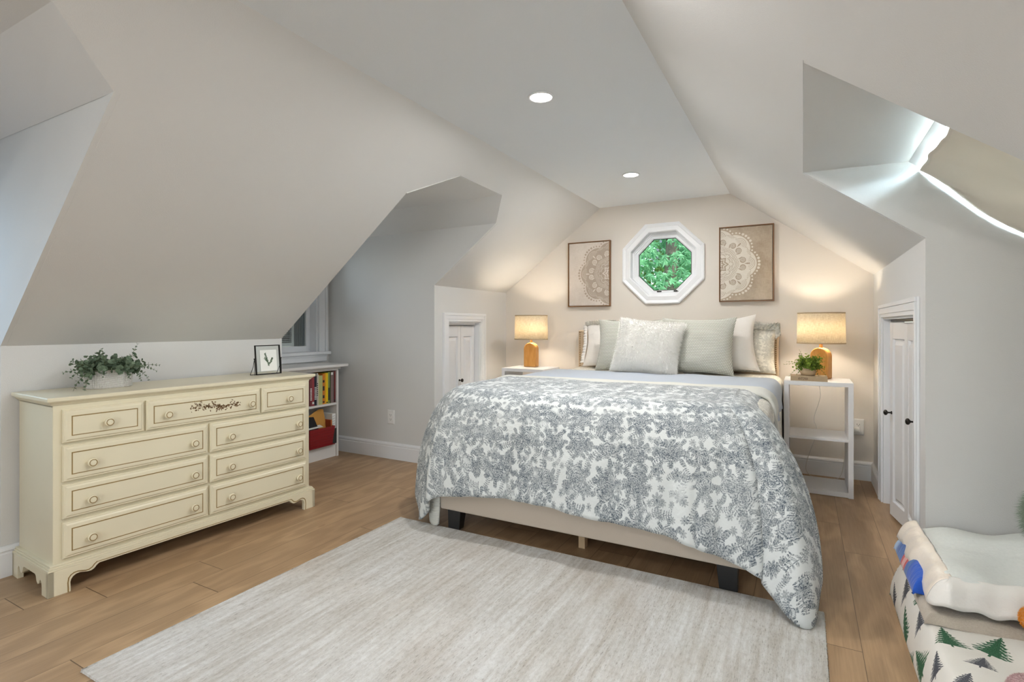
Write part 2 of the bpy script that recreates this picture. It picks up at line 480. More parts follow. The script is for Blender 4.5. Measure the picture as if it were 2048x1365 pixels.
def lamp_wood():
    m, nt, b = newmat('honey_oak')
    x, y, z = sepxyz(nt, coords(nt))
    w_ = noise(nt, combine(nt, x * 6.0, y * 6.0, z * 1.6), 3.0, 3)
    g = ((w_ * 22.0 + x * 60.0).sin() * .5 + .5)
    f = noise(nt, combine(nt, x * 90.0, y * 90.0, z * 8.0), 2.0, 3)
    c = mixc(nt, g * .35 + f * .5, lin(176, 120, 52), lin(214, 160, 88))
    kn = noise(nt, combine(nt, x, y, z), 24, 2).step(.68, .75)
    c = mixc(nt, kn * .5, c, lin(110, 66, 26))
    nt.links.new(c, b.inputs['Base Color']); b.inputs['Roughness'].default_value = .4
    return m
M['lampwood'] = lamp_wood()

def shade_mat():
    m = bpy.data.materials.new('linen_lamp_shade'); m.use_nodes = True; nt = m.node_tree
    nt.nodes.remove(nt.nodes['Principled BSDF']); out = nt.nodes['Material Output']
    x, y, z = sepxyz(nt, coords(nt))
    th = y.atan2(x)
    a = noise(nt, combine(nt, th * 60.0, z * 22.0, 0.0), 1.0, 3, .7)
    c = noise(nt, combine(nt, th * 5.0, z * 420.0, 3.0), 1.0, 3, .7)
    t = (a + c) * .5
    col = mixc(nt, t.step(.36, .62), lin(196, 182, 156), lin(246, 240, 226))
    d = nt.nodes.new('ShaderNodeBsdfDiffuse'); tr = nt.nodes.new('ShaderNodeBsdfTranslucent')
    nt.links.new(col, d.inputs[0]); nt.links.new(col, tr.inputs[0])
    mx = nt.nodes.new('ShaderNodeMixShader'); mx.inputs[0].default_value = .55
    nt.links.new(d.outputs[0], mx.inputs[1]); nt.links.new(tr.outputs[0], mx.inputs[2]); nt.links.new(mx.outputs[0], out.inputs[0])
    return m
M['shade'] = shade_mat()
M['shadetrim'] = simple('tan_shade_binding', lin(176, 158, 128), .8, .08, 60)

def translucent(name, c1, c2, f=.4, scale=30):
    m = bpy.data.materials.new(name); m.use_nodes = True; nt = m.node_tree
    nt.nodes.remove(nt.nodes['Principled BSDF']); out = nt.nodes['Material Output']
    n = noise(nt, coords(nt), scale, 3)
    col = mixc(nt, n.step(.3, .7), c1, c2)
    d = nt.nodes.new('ShaderNodeBsdfDiffuse'); tr = nt.nodes.new('ShaderNodeBsdfTranslucent')
    nt.links.new(col, d.inputs[0]); nt.links.new(col, tr.inputs[0])
    mx = nt.nodes.new('ShaderNodeMixShader'); mx.inputs[0].default_value = f
    nt.links.new(d.outputs[0], mx.inputs[1]); nt.links.new(tr.outputs[0], mx.inputs[2]); nt.links.new(mx.outputs[0], out.inputs[0])
    return m
M['euca'] = translucent('eucalyptus_leaf', lin(84, 102, 84), lin(132, 148, 124), .12, 60)
M['ivy'] = translucent('bright_green_leaf', lin(78, 104, 44), lin(136, 158, 66), .25, 60)
M['maple'] = translucent('maple_leaf', lin(84, 158, 108), lin(176, 232, 184), .45, 2.5)
M['maple_dark'] = translucent('dark_leaf', lin(50, 92, 36), lin(130, 176, 84), .45, 2.5)  # darker, yellower green for the second tree
M['curtainc'] = translucent('beige_cotton_panel', (.66, .60, .52), (.71, .65, .57), .06, 2)
M['bark'] = simple('tree_bark', lin(110, 104, 92), .95, .35, 14, .03, 20)

def glass_mat():
    m = bpy.data.materials.new('window_glass'); m.use_nodes = True; nt = m.node_tree
    nt.nodes.remove(nt.nodes['Principled BSDF']); out = nt.nodes['Material Output']
    t = nt.nodes.new('ShaderNodeBsdfTransparent'); g = nt.nodes.new('ShaderNodeBsdfGlossy'); g.inputs['Roughness'].default_value = .02
    t.inputs[0].default_value = (.97, .99, .98, 1)
    fr = nt.nodes.new('ShaderNodeFresnel'); fr.inputs[0].default_value = 1.45
    mx = nt.nodes.new('ShaderNodeMixShader'); nt.links.new(fr.outputs[0], mx.inputs[0])
    nt.links.new(t.outputs[0], mx.inputs[1]); nt.links.new(g.outputs[0], mx.inputs[2]); nt.links.new(mx.outputs[0], out.inputs[0])
    return m
M['glass'] = glass_mat()

def emit(name, col, s):
    m = bpy.data.materials.new(name); m.use_nodes = True; nt = m.node_tree
    nt.nodes.remove(nt.nodes['Principled BSDF']); e = nt.nodes.new('ShaderNodeEmission')
    e.inputs[0].default_value = (*col, 1); e.inputs[1].default_value = s; nt.links.new(e.outputs[0], nt.nodes['Material Output'].inputs[0])
    return m

# =================================================================== ROOM SHELL
YB, YF = 4.65, -2.5
LX, LT, CZ = -3.17, -1.633, 2.209          # left knee wall x, left ceiling crease x, ceiling height
RT, RX = -.522, .45
mL = .7586; mR = (1.503 - 2.209) / (RX - RT)
def zl(x): return CZ + mL * (x - LT)
def zr(x): return CZ + mR * (x - RT)
T = .05
b = MB().box(-4.0, 1.45, YF - .1, YB + .1, -.06, 0); struct('floor', b, M['floor'])
b = MB().slab([(LT, YF, CZ), (RT, YF, CZ), (RT, YB, CZ), (LT, YB, CZ)], (0, 0, T)); struct('ceiling', b, M['ceil'])
nl = Vector((-mL, 0, 1)).normalized() * T
lp = [(LT, YF), (LT, YB), (-2.62, YB), (-2.62, 3.488), (-2.031, 3.471), (-2.031, 3.451), (-1.846, 3.22), (-1.838, 2.692), (-2.023, 2.418), (-2.023, 2.398), (-3.17, 2.438),
      (-3.17, 1.007), (-2.016, .933), (-2.016, .913), (-1.846, .685), (-1.838, .20), (-2.023, -.06), (-2.023, -.08), (-3.17, -.08), (-3.17, YF)]
struct('wall_left_slope', MB().slab([(x, y, zl(x)) for x, y in lp], nl), M['paint'])
nr = Vector((-mR, 0, 1)).normalized() * T
rp = [(RT, YB), (RT, YF), (RX, YF), (RX, 1.600), (0, 1.575), (0, 2.765), (RX, 2.800), (RX, YB)]
struct('wall_right_slope', MB().slab([(x, y, zr(x)) for x, y in rp], nr), M['paint'])
# knee walls
DY0, DY1, DZ = 3.655, 4.165, 1.166      # left closet opening
def wall_x(name, x, dx, y0, y1, z1, holes=None):
    b = MB()
    if not holes: b.box(min(x, x + dx), max(x, x + dx), y0, y1, 0, z1)
    else:
        h0, h1, hz = holes; a, c = min(x, x + dx), max(x, x + dx)
        b.slab([(x, y0, 0), (x, h0, 0), (x, h0, hz), (x, h1, hz), (x, h1, 0), (x, y1, 0), (x, y1, z1), (x, y0, z1)], (dx, 0, 0))
    return struct(name, b, M['paint'])
wall_x('wall_left_closet', -2.62, -.05, 3.518, YB, zl(-2.62), (DY0, DY1, DZ))
wall_x('wall_left_dresser', LX, -.05, 1.037, 2.408, zl(LX))
wall_x('wall_left_rear', LX, -.05, YF, -.11, zl(LX))
RD0, RD1 = 2.985, 4.125
wall_x('wall_right_closet', RX, .10, 2.832, YB, 1.503, (RD0, RD1, 1.175))
wall_x('wall_right_rear', RX, .05, YF, 1.565, 1.503)
# closet interiors behind the folding doors
b = MB().slab([(-2.67, DY0 - .05, 0), (-2.67, DY0 - .05, 1.25), (-3.1, DY0 - .05, 1.0), (-3.1, DY0 - .05, 0)], (0, -.03, 0))
b.slab([(-2.67, DY1 + .05, 0), (-2.67, DY1 + .05, 1.25), (-3.1, DY1 + .05, 1.0), (-3.1, DY1 + .05, 0)], (0, .03, 0))
b.box(-3.13, -3.1, DY0 - .05, DY1 + .05, 0, 1.0)
b.slab([(-2.67, DY0 - .05, 1.22), (-2.67, DY1 + .05, 1.22), (-3.1, DY1 + .05, 1.0), (-3.1, DY0 - .05, 1.0)], (0, 0, .03))
struct('wall_left_closet_interior', b, M['paint'])
b = MB().box(1.0, 1.03, RD0, RD1, 0, 1.1).box(.56, 1.03, RD0 - .06, RD0 - .03, 0, 1.1).box(.56, 1.03, RD1 + .03, RD1 + .06, 0, 1.1)
b.box(.56, 1.03, RD0 - .06, RD1 + .06, 1.2, 1.23)
struct('wall_right_closet_interior', b, M['paint'])

# gable wall with the octagonal hole
OC = (-1.066, 1.670); OR_ = .285
def octp(r, y, c=OC, sx=1, sz=1):
    R_ = r / math.cos(PI / 8)
    return [(c[0] + sx * R_ * math.cos(PI / 8 + k * PI / 4), y, c[1] + sz * R_ * math.sin(PI / 8 + k * PI / 4)) for k in range(8)]
o8 = octp(OR_, YB)       # k=0 right-top, 1,2 top-left... counterclockwise seen from -y
top = (OC[0], YB, OC[1] + OR_); bot = (OC[0], YB, OC[1] - OR_)
left = [(OC[0], YB, CZ), (LT, YB, CZ), (-2.62, YB, zl(-2.62)), (-2.62, YB, 0), (OC[0], YB, 0), bot, o8[5], o8[4], o8[3], o8[2], top]
right = [(OC[0], YB, CZ), top, o8[1], o8[0], o8[7], o8[6], bot, (OC[0], YB, 0), (RX + .1, YB, 0), (RX + .1, YB, 1.46), (RX, YB, 1.503), (RT, YB, CZ)]
struct('wall_back', MB().slab(left, (0, .1, 0)).slab(right, (0, .1, 0)), M['gable'])

# rear gable wall (behind the camera) with an unseen double window added for soft fill
rw = (-1.3, .2, .62, 1.6)
b = MB().box(rw[1], RX, YF - .1, YF, 0, 1.5)
b.box(rw[0], rw[1], YF - .1, YF, 0, rw[2]).slab([(rw[0], YF, rw[3]), (rw[1], YF, rw[3]), (rw[1], YF, zr(rw[1])), (RT, YF, CZ), (rw[0], YF, CZ)], (0, -.1, 0))
b.slab([(LX - .05, YF, 0), (rw[0], YF, 0), (rw[0], YF, CZ), (LT, YF, CZ), (LX, YF, 1.045), (LX - .05, YF, 1.045)], (0, -.1, 0))
b.slab([(rw[1], YF, 1.5), (RX, YF, 1.5), (rw[1], YF, zr(rw[1]))], (0, -.1, 0))
struct('wall_front', b, M['paint'])
r_ = sroot('window_5')
b = MB()
for x0, x1 in ((rw[0], rw[0] + .05), (rw[1] - .05, rw[1]), (-.575, -.525)): b.box(x0, x1, YF - .09, YF - .03, rw[2], rw[3])
for z0, z1 in ((rw[2], rw[2] + .05), (rw[3] - .05, rw[3]), (1.09, 1.13)): b.box(rw[0], rw[1], YF - .09, YF - .03, z0, z1)
obj('window_frame', b, M['trim'], r_); obj('glass', MB().box(rw[0], rw[1], YF - .065, YF - .06, rw[2], rw[3]), M['glass'], r_)

# ------------------------------------------------- dormer recesses on the left (bookcase one and front one)
XW = -3.82
def dormer_left(n, yf_b, yf_t, yfl, ynl, yn_t, yn_b, wy0, wy1, wz0, wz1, kneefar):
    zf, zt_ = 1.908, 2.05; xt = -2.0315 if n == '_a' else -2.0165; zf = zl(xt)
    # far cheek
    fx = kneefar
    b = MB().slab([(fx, yf_b, 0), (fx, yf_b, zl(fx) + .0015), (xt, yf_t, zf + .0015), (xt - .03, yf_t, zf + .045), (XW, yf_t + .01, zf + .045), (XW, yf_b, 0)], (0, .05, 0))
    struct('wall_dormer_far' + n, b, M['paint'])
    b = MB().slab([(xt, yf_t + .001, zf + .0005), (-1.8465, yfl, zt_), (XW, yfl, zt_), (XW, yf_t + .011, zf + .0005)], (-.03, .03, .05))
    b.slab([(-1.8465, yfl, zt_), (-1.8385, ynl, zt_), (XW, ynl, zt_), (XW, yfl, zt_)], (-.03, 0, .05))
    b.slab([(-1.8385, ynl, zt_), (-2.0235, yn_t, zf), (XW, yn_t, zf), (XW, ynl, zt_)], (-.03, -.03, .05))
    struct('ceiling_dormer' + n, b, M['paint'])
    b = MB().slab([(LX, yn_b, 0), (LX, yn_b, zl(LX) + .0015), (-2.0235, yn_t, zl(-2.0235) + .0015), (-2.06, yn_t, zf + .045), (XW, yn_t, zf + .045), (XW, yn_b, 0)], (0, -.05, 0))
    struct('wall_dormer_near' + n, b, M['paint'])
    y0, y1 = yn_b - .05, yf_b + .05
    b = MB().box(XW - .14, XW, y0, wy0, 0, 2.12).box(XW - .14, XW, wy1, y1, 0, 2.12).box(XW - .14, XW, wy0, wy1, 0, wz0).box(XW - .14, XW, wy0, wy1, wz1, 2.12)
    struct('wall_dormer_window' + n, b, M['paint'])
dormer_left('_a', 3.468, 3.451, 3.22, 2.692, 2.418, 2.458, 2.575, 3.335, .90, 1.86, -2.62)
dormer_left('_b', .987, .913, .685, .20, -.06, -.06, .08, .84, .90, 1.86, LX)

def dormer_window(num, y0, y1, blind):
    r = sroot('window_%d' % num, (XW, (y0 + y1) / 2, .9)); h = .96; hw = (y1 - y0) / 2
    # casing (proud of the wall), stool, apron, jambs, sash, glass
    b = MB()
    for s_ in (-1, 1):
        a0, a1 = s_ * hw, s_ * (hw + .095)
        lo, hi = min(a0, a1), max(a0, a1)
        b.box(0, .018, lo, hi, 0, h + .095)
        e0 = s_ * (hw + .07); b.box(.018, .028, min(e0, a1), max(e0, a1), 0, h + .095)
        e1 = s_ * (hw + .012); b.box(.018, .023, min(a0, e1), max(a0, e1), 0, h)
    b.box(0, .018, -hw, hw, h, h + .095); b.box(.018, .028, -hw - .095, hw + .095, h + .07, h + .095)
    obj('casing', b, M['trim'], r, bevel=.003)
    obj('window_sill', MB().box(-.14, .05, -hw - .115, hw + .115, -.028, 0), M['trim'], r, bevel=.006)
    b = MB().box(0, .02, -hw - .09, hw + .09, -.088, -.028).box(.02, .03, -hw - .09, hw + .09, -.045, -.028)
    obj('apron', b, M['trim'], r, bevel=.004)
    b = MB().box(-.14, -.001, -hw, -hw + .012, 0, h).box(-.14, -.001, hw - .012, hw, 0, h).box(-.14, -.001, -hw, hw, h - .012, h)
    obj('jamb', b, M['trim'], r)
    b = MB()
    for z0, z1, xo in ((.0, .50, -.085), (.46, h - .012, -.115)):
        b.box(xo - .03, xo, -hw + .012, -hw + .052, z0, z1).box(xo - .03, xo, hw - .052, hw - .012, z0, z1)
        b.box(xo - .03, xo, -hw + .052, hw - .052, z0, z0 + .05).box(xo - .03, xo, -hw + .052, hw - .052, z1 - .04, z1)
    obj('sash', b, M['trim'], r, bevel=.002)
    obj('glass', MB().box(-.102, -.098, -hw + .05, hw - .05, .05, .46).box(-.132, -.128, -hw + .05, hw - .05, .51, h - .05), M['glass'], r)
    return r
dormer_window(2, 2.575, 3.335, True)
dormer_window(4, .08, .84, False)

# slatted air conditioner standing in the lower sash of the bookcase dormer
t = thing('window_air_conditioner', 'white slatted air conditioner set in the lower sash of the dormer window above the bookcase', 'air conditioner', (-3.945, 2.895, .952))
b = MB().box(-.012, .012, -.28, .28, 0, .03).box(-.012, .012, -.28, .28, .285, .315).box(-.012, .012, -.28, -.255, 0, .44).box(-.012, .012, .255, .28, 0, .44).box(-.012, .012, -.28, .28, .415, .44)
obj('grille_frame', b, M['trim'], t)
obj('housing', MB().box(-.26, -.012, -.28, .28, 0, .44), simple('charcoal_housing', (.05, .05, .05), .6), t)
b = MB()
for k in range(15):
    z = .036 + k * .0165
    b.slab([(-.008, -.256, z), (.010, -.256, z + .009), (.010, .256, z + .009), (-.008, .256, z)], (0, 0, .002))
obj('slat_bank', b, M['trim'], t)
b = MB()
for k in range(3):
    z = .325 + k * .03
    b.slab([(-.008, -.256, z), (.008, -.256, z + .010), (.008, .256, z + .010), (-.008, .256, z)], (0, 0, .002))
obj('slat_bank', b, simple('grey_slat', (.30, .30, .30), .5), t)
gf = simple('grey_filler', (.24, .25, .26), .6)
for y0 in (.281, -.325):
    b = MB()
    for k in range(14 if y0 > 0 else 5): b.box(-.02 + .004 * (k % 2), -.012 + .004 * (k % 2), y0 + k * .0095, y0 + k * .0095 + .0095, -.04, .42)
    obj('side_filler', b, gf, t)

# ------------------------------------------------- skylight recess on the right
b = MB().slab([(.02, 2.747, 1.87), (.40, 2.77, 1.87), (.48, 2.775, 1.80), (.755, 2.775, 1.58), (1.35, 2.775, 1.07), (1.35, 2.775, 0), (RX, 2.782, 0), (RX, 2.782, 1.5045), (0, 2.745, 1.8315)], (0, .05, 0))
struct('wall_skylight_far', b, M['paint'])
b = MB().slab([(.02, 1.596, 1.87), (.40, 1.60, 1.87), (.48, 1.61, 1.80), (.755, 1.61, 1.58), (1.35, 1.61, 1.07), (1.35, 1.61, 0), (RX, 1.615, 0), (RX, 1.615, 1.5045), (0, 1.595, 1.8315)], (0, -.05, 0))
struct('wall_skylight_near', b, M['paint'])
struct('ceiling_skylight_head', MB().slab([(.001, 1.59, 1.8305), (.40, 1.59, 1.8305), (.40, 2.78, 1.8305), (.001, 2.78, 1.8305)], (0, 0, .03)), M['paint'])
mS = (1.07 - 1.83) / .95
def zs(x): return 1.83 + mS * (x - .40)
ns = Vector((-mS, 0, 1)).normalized()
struct('wall_skylight_slope', MB().slab([(1.18, 1.59, zs(1.18)), (1.37, 1.59, zs(1.37)), (1.37, 2.79, zs(1.37)), (1.18, 2.79, zs(1.18))], ns * .05), M['paint'])
struct('wall_skylight_knee', MB().box(1.35, 1.40, 1.56, 2.82, 0, 1.10), M['paint'])
r = sroot('window_3')
b = MB()
def sbar(x0, x1, y0, y1, t0, t1):
    p = [Vector((x0, y0, zs(x0))), Vector((x1, y0, zs(x1))), Vector((x1, y1, zs(x1))), Vector((x0, y1, zs(x0)))]
    b.slab([q + ns * t0 for q in p], ns * (t1 - t0))
sbar(.395, .425, 1.58, 2.80, -.006, .09); sbar(.425, .445, 1.58, 2.80, .03, .09); sbar(1.15, 1.19, 1.58, 2.80, 0, .09)
sbar(.40, 1.19, 1.565, 1.59, 0, .09); sbar(.40, 1.19, 2.785, 2.80, 0, .09)
obj('window_frame', b, M['trim'], r)
b = MB(); sbar(.425, 1.16, 1.59, 2.785, .06, .066); obj('glass', b, M['glass'], r)

def curt(u, v):   # u down the slope, v from the far cheek towards the viewer
    gap = .001 + .0035 * max(0, math.sin(u * 9.5 + .3)) + .001 * math.sin(u * 23)
    y = 2.772 - gap - v * (2.772 - gap - 1.612)
    x = .436 + u * .80 + (1 - u) * .3 * (.010 * math.sin(v * 19) + .006 * math.sin(v * 43 + 1))
    q = Vector((x, y, zs(x))) - ns * (.014 + .016 * math.exp(-u * 14) * math.sin(PI * min(1, v * 1.02)) ** .4 + .022 * math.sin(PI * min(1, u * 1.0)) + .010 * math.sin(v * 11 + u * 4) * math.sin(u * 5) + .004 * math.sin(v * 31 - u * 17) + .05 * u * v * .3)
    return q
cu = obj('fabric_panel', MB().grid(curt, 60, 70), M['curtainc'], None, smooth=True, solid=.0015, recalc=False)
tag(cu, 'beige fabric panel tacked over the skylight with light leaking round its edges', 'fabric panel')

# ------------------------------------------------- baseboards
def baseboard(name, p0, p1, n, h=.138):
    """p0,p1 floor points on the wall face; n = into the room"""
    prof = [(0, 0), (.016, 0), (.016, h - .034), (.013, h - .030), (.013, h - .024), (.017, h - .020), (.014, h - .010), (.007, h - .004), (.006, h), (0, h)]
    p0, p1, n = Vector((*p0, 0)), Vector((*p1, 0)), Vector((*n, 0))
    b = MB().slab([p0 + n * d + Vector((0, 0, z)) for d, z in prof], p1 - p0)
    return struct(name, b, M['trim'])
baseboard('baseboard_back', (-2.62, YB), (RX, YB), (0, -1))
baseboard('baseboard_right', (RX, YB), (RX, 4.225), (-1, 0))
baseboard('baseboard_dormer', (-3.82, 3.468), (-2.62, 3.468), (0, -1))
baseboard('baseboard_left_closet', (-2.62, YB), (-2.62, 4.245), (1, 0))
baseboard('baseboard_left', (LX, .975), (LX, 2.458), (1, 0))
baseboard('baseboard_left_rear', (LX, -.06), (LX, YF), (1, 0))
baseboard('baseboard_right_rear', (RX, 1.615), (RX, YF), (-1, 0))
baseboard('baseboard_front', (LX, YF), (RX, YF), (0, 1))

# ------------------------------------------------- closet doors
def casing_x(x, s, y0, y1, z1, w_=.075):
    """door casing on a wall facing s*x"""
    b = MB()
    def bx(xa, xb, *r): b.box(min(x + s * xa, x + s * xb), max(x + s * xa, x + s * xb), *r)
    for ya, yb, yo in ((y0 - w_, y0, 0), (y1, y1 + w_, 1)):
        bx(0, .012, ya, yb, 0, z1 + w_)
        if yo == 0: bx(.012, .020, ya, ya + .022, 0, z1 + w_ - .022); bx(.012, .016, ya + .022, ya + .050, 0, z1 + .022)
        else: bx(.012, .020, yb - .022, yb, 0, z1 + w_ - .022); bx(.012, .016, yb - .050, yb - .022, 0, z1 + .022)
    bx(0, .012, y0, y1, z1, z1 + w_); bx(.012, .020, y0 - w_, y1 + w_, z1 + w_ - .022, z1 + w_); bx(.012, .016, y0 - w_ + .022, y1 + w_ - .022, z1 + .022, z1 + w_ - .022)
    return b
def leaf(w_, h_):
    """one bifold leaf with two raised panels on both faces, local x = width, y = thickness"""
    b = MB()
    st = .045; zs_ = [(.085, h_ * 1 - .095)]
    b.box(0, st, -.013, .013, 0, h_).box(w_ - st, w_, -.013, .013, 0, h_).box(st, w_ - st, -.013, .013, 0, .085).box(st, w_ - st, -.013, .013, h_ - .095, h_)
    for s_ in (-1, 1):
        b.rings(w_ - 2 * st, h_ - .18, [(0, s_ * .013), (.006, s_ * .001), (.016, s_ * .001), (.036, s_ * .012)], st, .085, base=False)
    return b
def knob_mb(s_=1):
    return MB().lathe([(.0001, 0), (.010, 0), (.009, .004), (.0045, .006), (.0045, .018), (.007, .021), (.0145, .026), (.0165, .031), (.0145, .037), (.007, .041), (.0001, .0415)], axis='y', n=20)
def bifold(root, pts, z0, h_, knobs, face):
    """pts: successive leaf end points in plan"""
    for k in range(len(pts) - 1):
        a, c = Vector((*pts[k], 0)), Vector((*pts[k + 1], 0)); d = c - a
        lf = obj('door_panel', leaf(d.length - .003, h_), M['doorw'], root)
        lf.location = (a.x, a.y, z0); lf.rotation_euler = (0, 0, math.atan2(d.y, d.x))
        for kk, along, kz in knobs:
            if kk == k:
                kn = obj('door_knob', knob_mb(), M['bronze'], lf, smooth=True); kn.location = (along, .013 * face, kz - z0)
                if face < 0: kn.rotation_euler = (0, 0, PI)
r = sroot('door_1')
obj('casing', casing_x(-2.62, 1, DY0, DY1, DZ), M['trim'], r, bevel=.002)
b = MB().box(-2.72, -2.62, DY0, DY0 + .012, 0, DZ).box(-2.72, -2.62, DY1 - .012, DY1, 0, DZ).box(-2.72, -2.62, DY0, DY1, DZ - .012, DZ)
obj('jamb', b, M['trim'], r)
obj('track', MB().box(-2.70, -2.672, DY0 + .012, DY1 - .012, DZ - .030, DZ - .012), M['trim'], r)
bifold(r, [(-2.688, DY0 + .014), (-2.686, 3.925), (-2.688, DY1 - .014)], .012, DZ - .048, [(0, .232, .648)], -1)
r = sroot('door_2')
obj('casing', casing_x(RX, -1, RD0, RD1, 1.185, .08), M['trim'], r, bevel=.002)
b = MB().box(.45, .56, RD0, RD0 + .012, 0, 1.185).box(.45, .56, RD1 - .012, RD1, 0, 1.185).box(.45, .56, RD0, RD1, 1.173, 1.185)
obj('jamb', b, M['trim'], r)
obj('track', MB().box(.49, .52, RD0 + .012, RD1 - .012, 1.158, 1.173), M['blackmetal'], r)
bifold(r, [(.505, RD1 - .014), (.466, 3.845), (.512, 3.569)], .018, 1.135, [(1, .03, .622)], -1)
bifold(r, [(.508, 3.563), (.498, 3.28), (.508, RD0 + .014)], .018, 1.135, [(1, .03, .66)], -1)

# ------------------------------------------------- octagonal window
r = sroot('window_1')
def octring(prof):
    vs = []; fs = []
    for rr, y in prof: vs += octp(rr, y)
    k = len(prof)
    fs = [(i * 8 + j, i * 8 + (j + 1) % 8, (i + 1) * 8 + (j + 1) % 8, (i + 1) * 8 + j) for i in range(k - 1) for j in range(8)]
    return vs, fs
b = MB(); b.add(*octring([(.348, YB), (.348, YB - .022), (.338, YB - .026), (.322, YB - .020), (.318, YB - .016), (.296, YB - .020), (.284, YB - .022), (.276, YB - .016), (.276, YB)]))
obj('casing', b, M['trim'], r)
b = MB(); b.add(*octring([(.290, YB + .0), (.276, YB - .010), (.274, YB + .05), (.264, YB + .052), (.262, YB + .062), (.252, YB + .064), (.251, YB + .085), (.250, YB + .10), (.29, YB + .10)]))
obj('jamb', b, M['trim'], r)
b = MB(); b.add(*octring([(.262, YB + .075), (.236, YB + .072), (.228, YB + .080), (.226, YB + .098), (.262, YB + .10)]))
obj('sash', b, M['trim'], r)
b = MB(); b.add(*octring([(.2275, YB + .082), (.2225, YB + .083), (.2225, YB + .090), (.2275, YB + .090)])); obj('gasket', b, M['slot'], r)
b = MB().slab(octp(.226, YB + .088), (0, .004, 0)); obj('glass', b, M['glass'], r)
b = MB().box(-1.13, -1.09, YB + .066, YB + .073, 1.428, 1.438)
obj('latch', b, M['blackmetal'], r)
b = MB().box(-.985, -.955, YB + .066, YB + .073, 1.428, 1.440).slab([(-.965, YB + .060, 1.430), (-.94, YB + .060, 1.428), (-.965, YB + .060, 1.444)], (0, .006, 0))
obj('latch', b, M['blackmetal'], r)

# ------------------------------------------------- recessed ceiling lights
M['led'] = emit('lit_downlight', (1.0, .97, .92), 14.0)
def downlight(loc, label):
    t = thing('ceiling_light', label, 'ceiling light', loc, 0, 'recessed ceiling lights')
    b = MB().lathe([(.060, 0), (.062, -.003), (.060, -.006), (.052, -.007), (.050, -.004), (.050, 0)], closed=True, n=40)
    obj('trim_ring', b, M['trim'], t, smooth=True)
    obj('diffuser', MB().lathe([(.0001, -.003), (.051, -.003), (.051, -.0005), (.0001, -.0005)], n=40), M['led'], t)
    l = bpy.data.lights.new('downlight', 'AREA'); l.shape = 'DISK'; l.size = .10; l.energy = 5.9; l.color = (1, .98, .95)
    lo = bpy.data.objects.new('downlight', l); C.objects.link(lo); lo.parent = t; lo.location = (0, 0, -.010)
    return t
dl = downlight((-1.075, 2.242, CZ), 'round lit recessed light in the flat ceiling, nearer the viewer')
d2 = dup(dl, (-1.072, 3.712, CZ), 0, 'round lit recessed light in the flat ceiling, nearer the octagonal window')
for xx, yy, w_ in ((-.68, 1.25, 'added out of view above the near end of the rug'), (-1.075, -.5, 'just behind the viewer'), (-1.075, -1.9, 'by the added rear window')):  # out of view; the one over the rug is added to brighten the right-hand floor
    dup(dl, (xx, yy, CZ), 0, 'round lit recessed light in the flat ceiling ' + w_)

# =================================================================== RUG
def rugf(x0, x1, y0, y1):
    b = MB(); b.box(x0, x1, y0, y1, 0, .009)
    rnd = random.Random(5)
    # short uneven pile tufts along the edges
    for (ax, ay, bx_, by_) in ((x0, y0, x0, y1), (x0, y1, x1, y1), (x1, y1, x1, y0), (x1, y0, x0, y0)):
        n = int(math.hypot(bx_ - ax, by_ - ay) / .006)
        nx, ny = (by_ - ay), -(bx_ - ax); l = math.hypot(nx, ny); nx, ny = -nx / l, -ny / l
        for k in range(n):
            t = (k + rnd.random()) / n; x = ax + (bx_ - ax) * t; y = ay + (by_ - ay) * t
            e = rnd.uniform(.001, .005); hgt = rnd.uniform(.007, .012); q = .004
            tx, ty = (bx_ - ax) / l * q, (by_ - ay) / l * q
            b.add([(x - tx, y - ty, .001), (x + tx, y + ty, .001), (x + tx * .5 + nx * e, y + ty * .5 + ny * e, .003), (x + tx - nx * .006, y + ty - ny * .006, hgt), (x - tx - nx * .006, y - ty - ny * .006, hgt)],
                  [(0, 1, 2), (1, 3, 2), (0, 2, 4), (2, 3, 4)])
    return b
tag(obj('area_rug', rugf(-2.075, .072, .845, 2.42), M['rug'], recalc=False), 'large pale distressed beige and grey area rug on the oak floor', 'rug')

# =================================================================== DRESSER (local x along the front, y into it, z up)
A_ = (-2.747, 1.003); ang = math.atan2(2.325 - 1.003, -2.686 + 2.747)
dr = thing('dresser', 'long cream painted dresser with nine gold-lined drawers below the left slope', 'dresser', (A_[0], A_[1], 0), ang)
LN = 1.323; DP = .405
obj('body', MB().box(.024, 1.296, .022, DP, .10, .806), M['cream'], dr, bevel=.003)
# top: slab with a moulded edge
def ringslab(prof, x0, x1, y0, y1):
    b = MB(); vs = []
    for ins, z in prof: vs += [(x0 + ins, y0 + ins, z), (x1 - ins, y0 + ins, z), (x1 - ins, y1, z), (x0 + ins, y1, z)]
    k = len(prof); fs = [(i * 4 + j, i * 4 + (j + 1) % 4, (i + 1) * 4 + (j + 1) % 4, (i + 1) * 4 + j) for i in range(k - 1) for j in range(4)]
    fs += [(0, 3, 2, 1), tuple((k - 1) * 4 + j for j in range(4))]
    b.add(vs, fs); return b
obj('dresser_top', ringslab([(.026, .790), (.026, .796), (.020, .799), (.016, .805), (.009, .811), (.008, .814), (.001, .816), (0, .820), (0, .829), (.003, .8325)], -.002, LN + .002, -.002, DP + .005), M['cream'], dr)
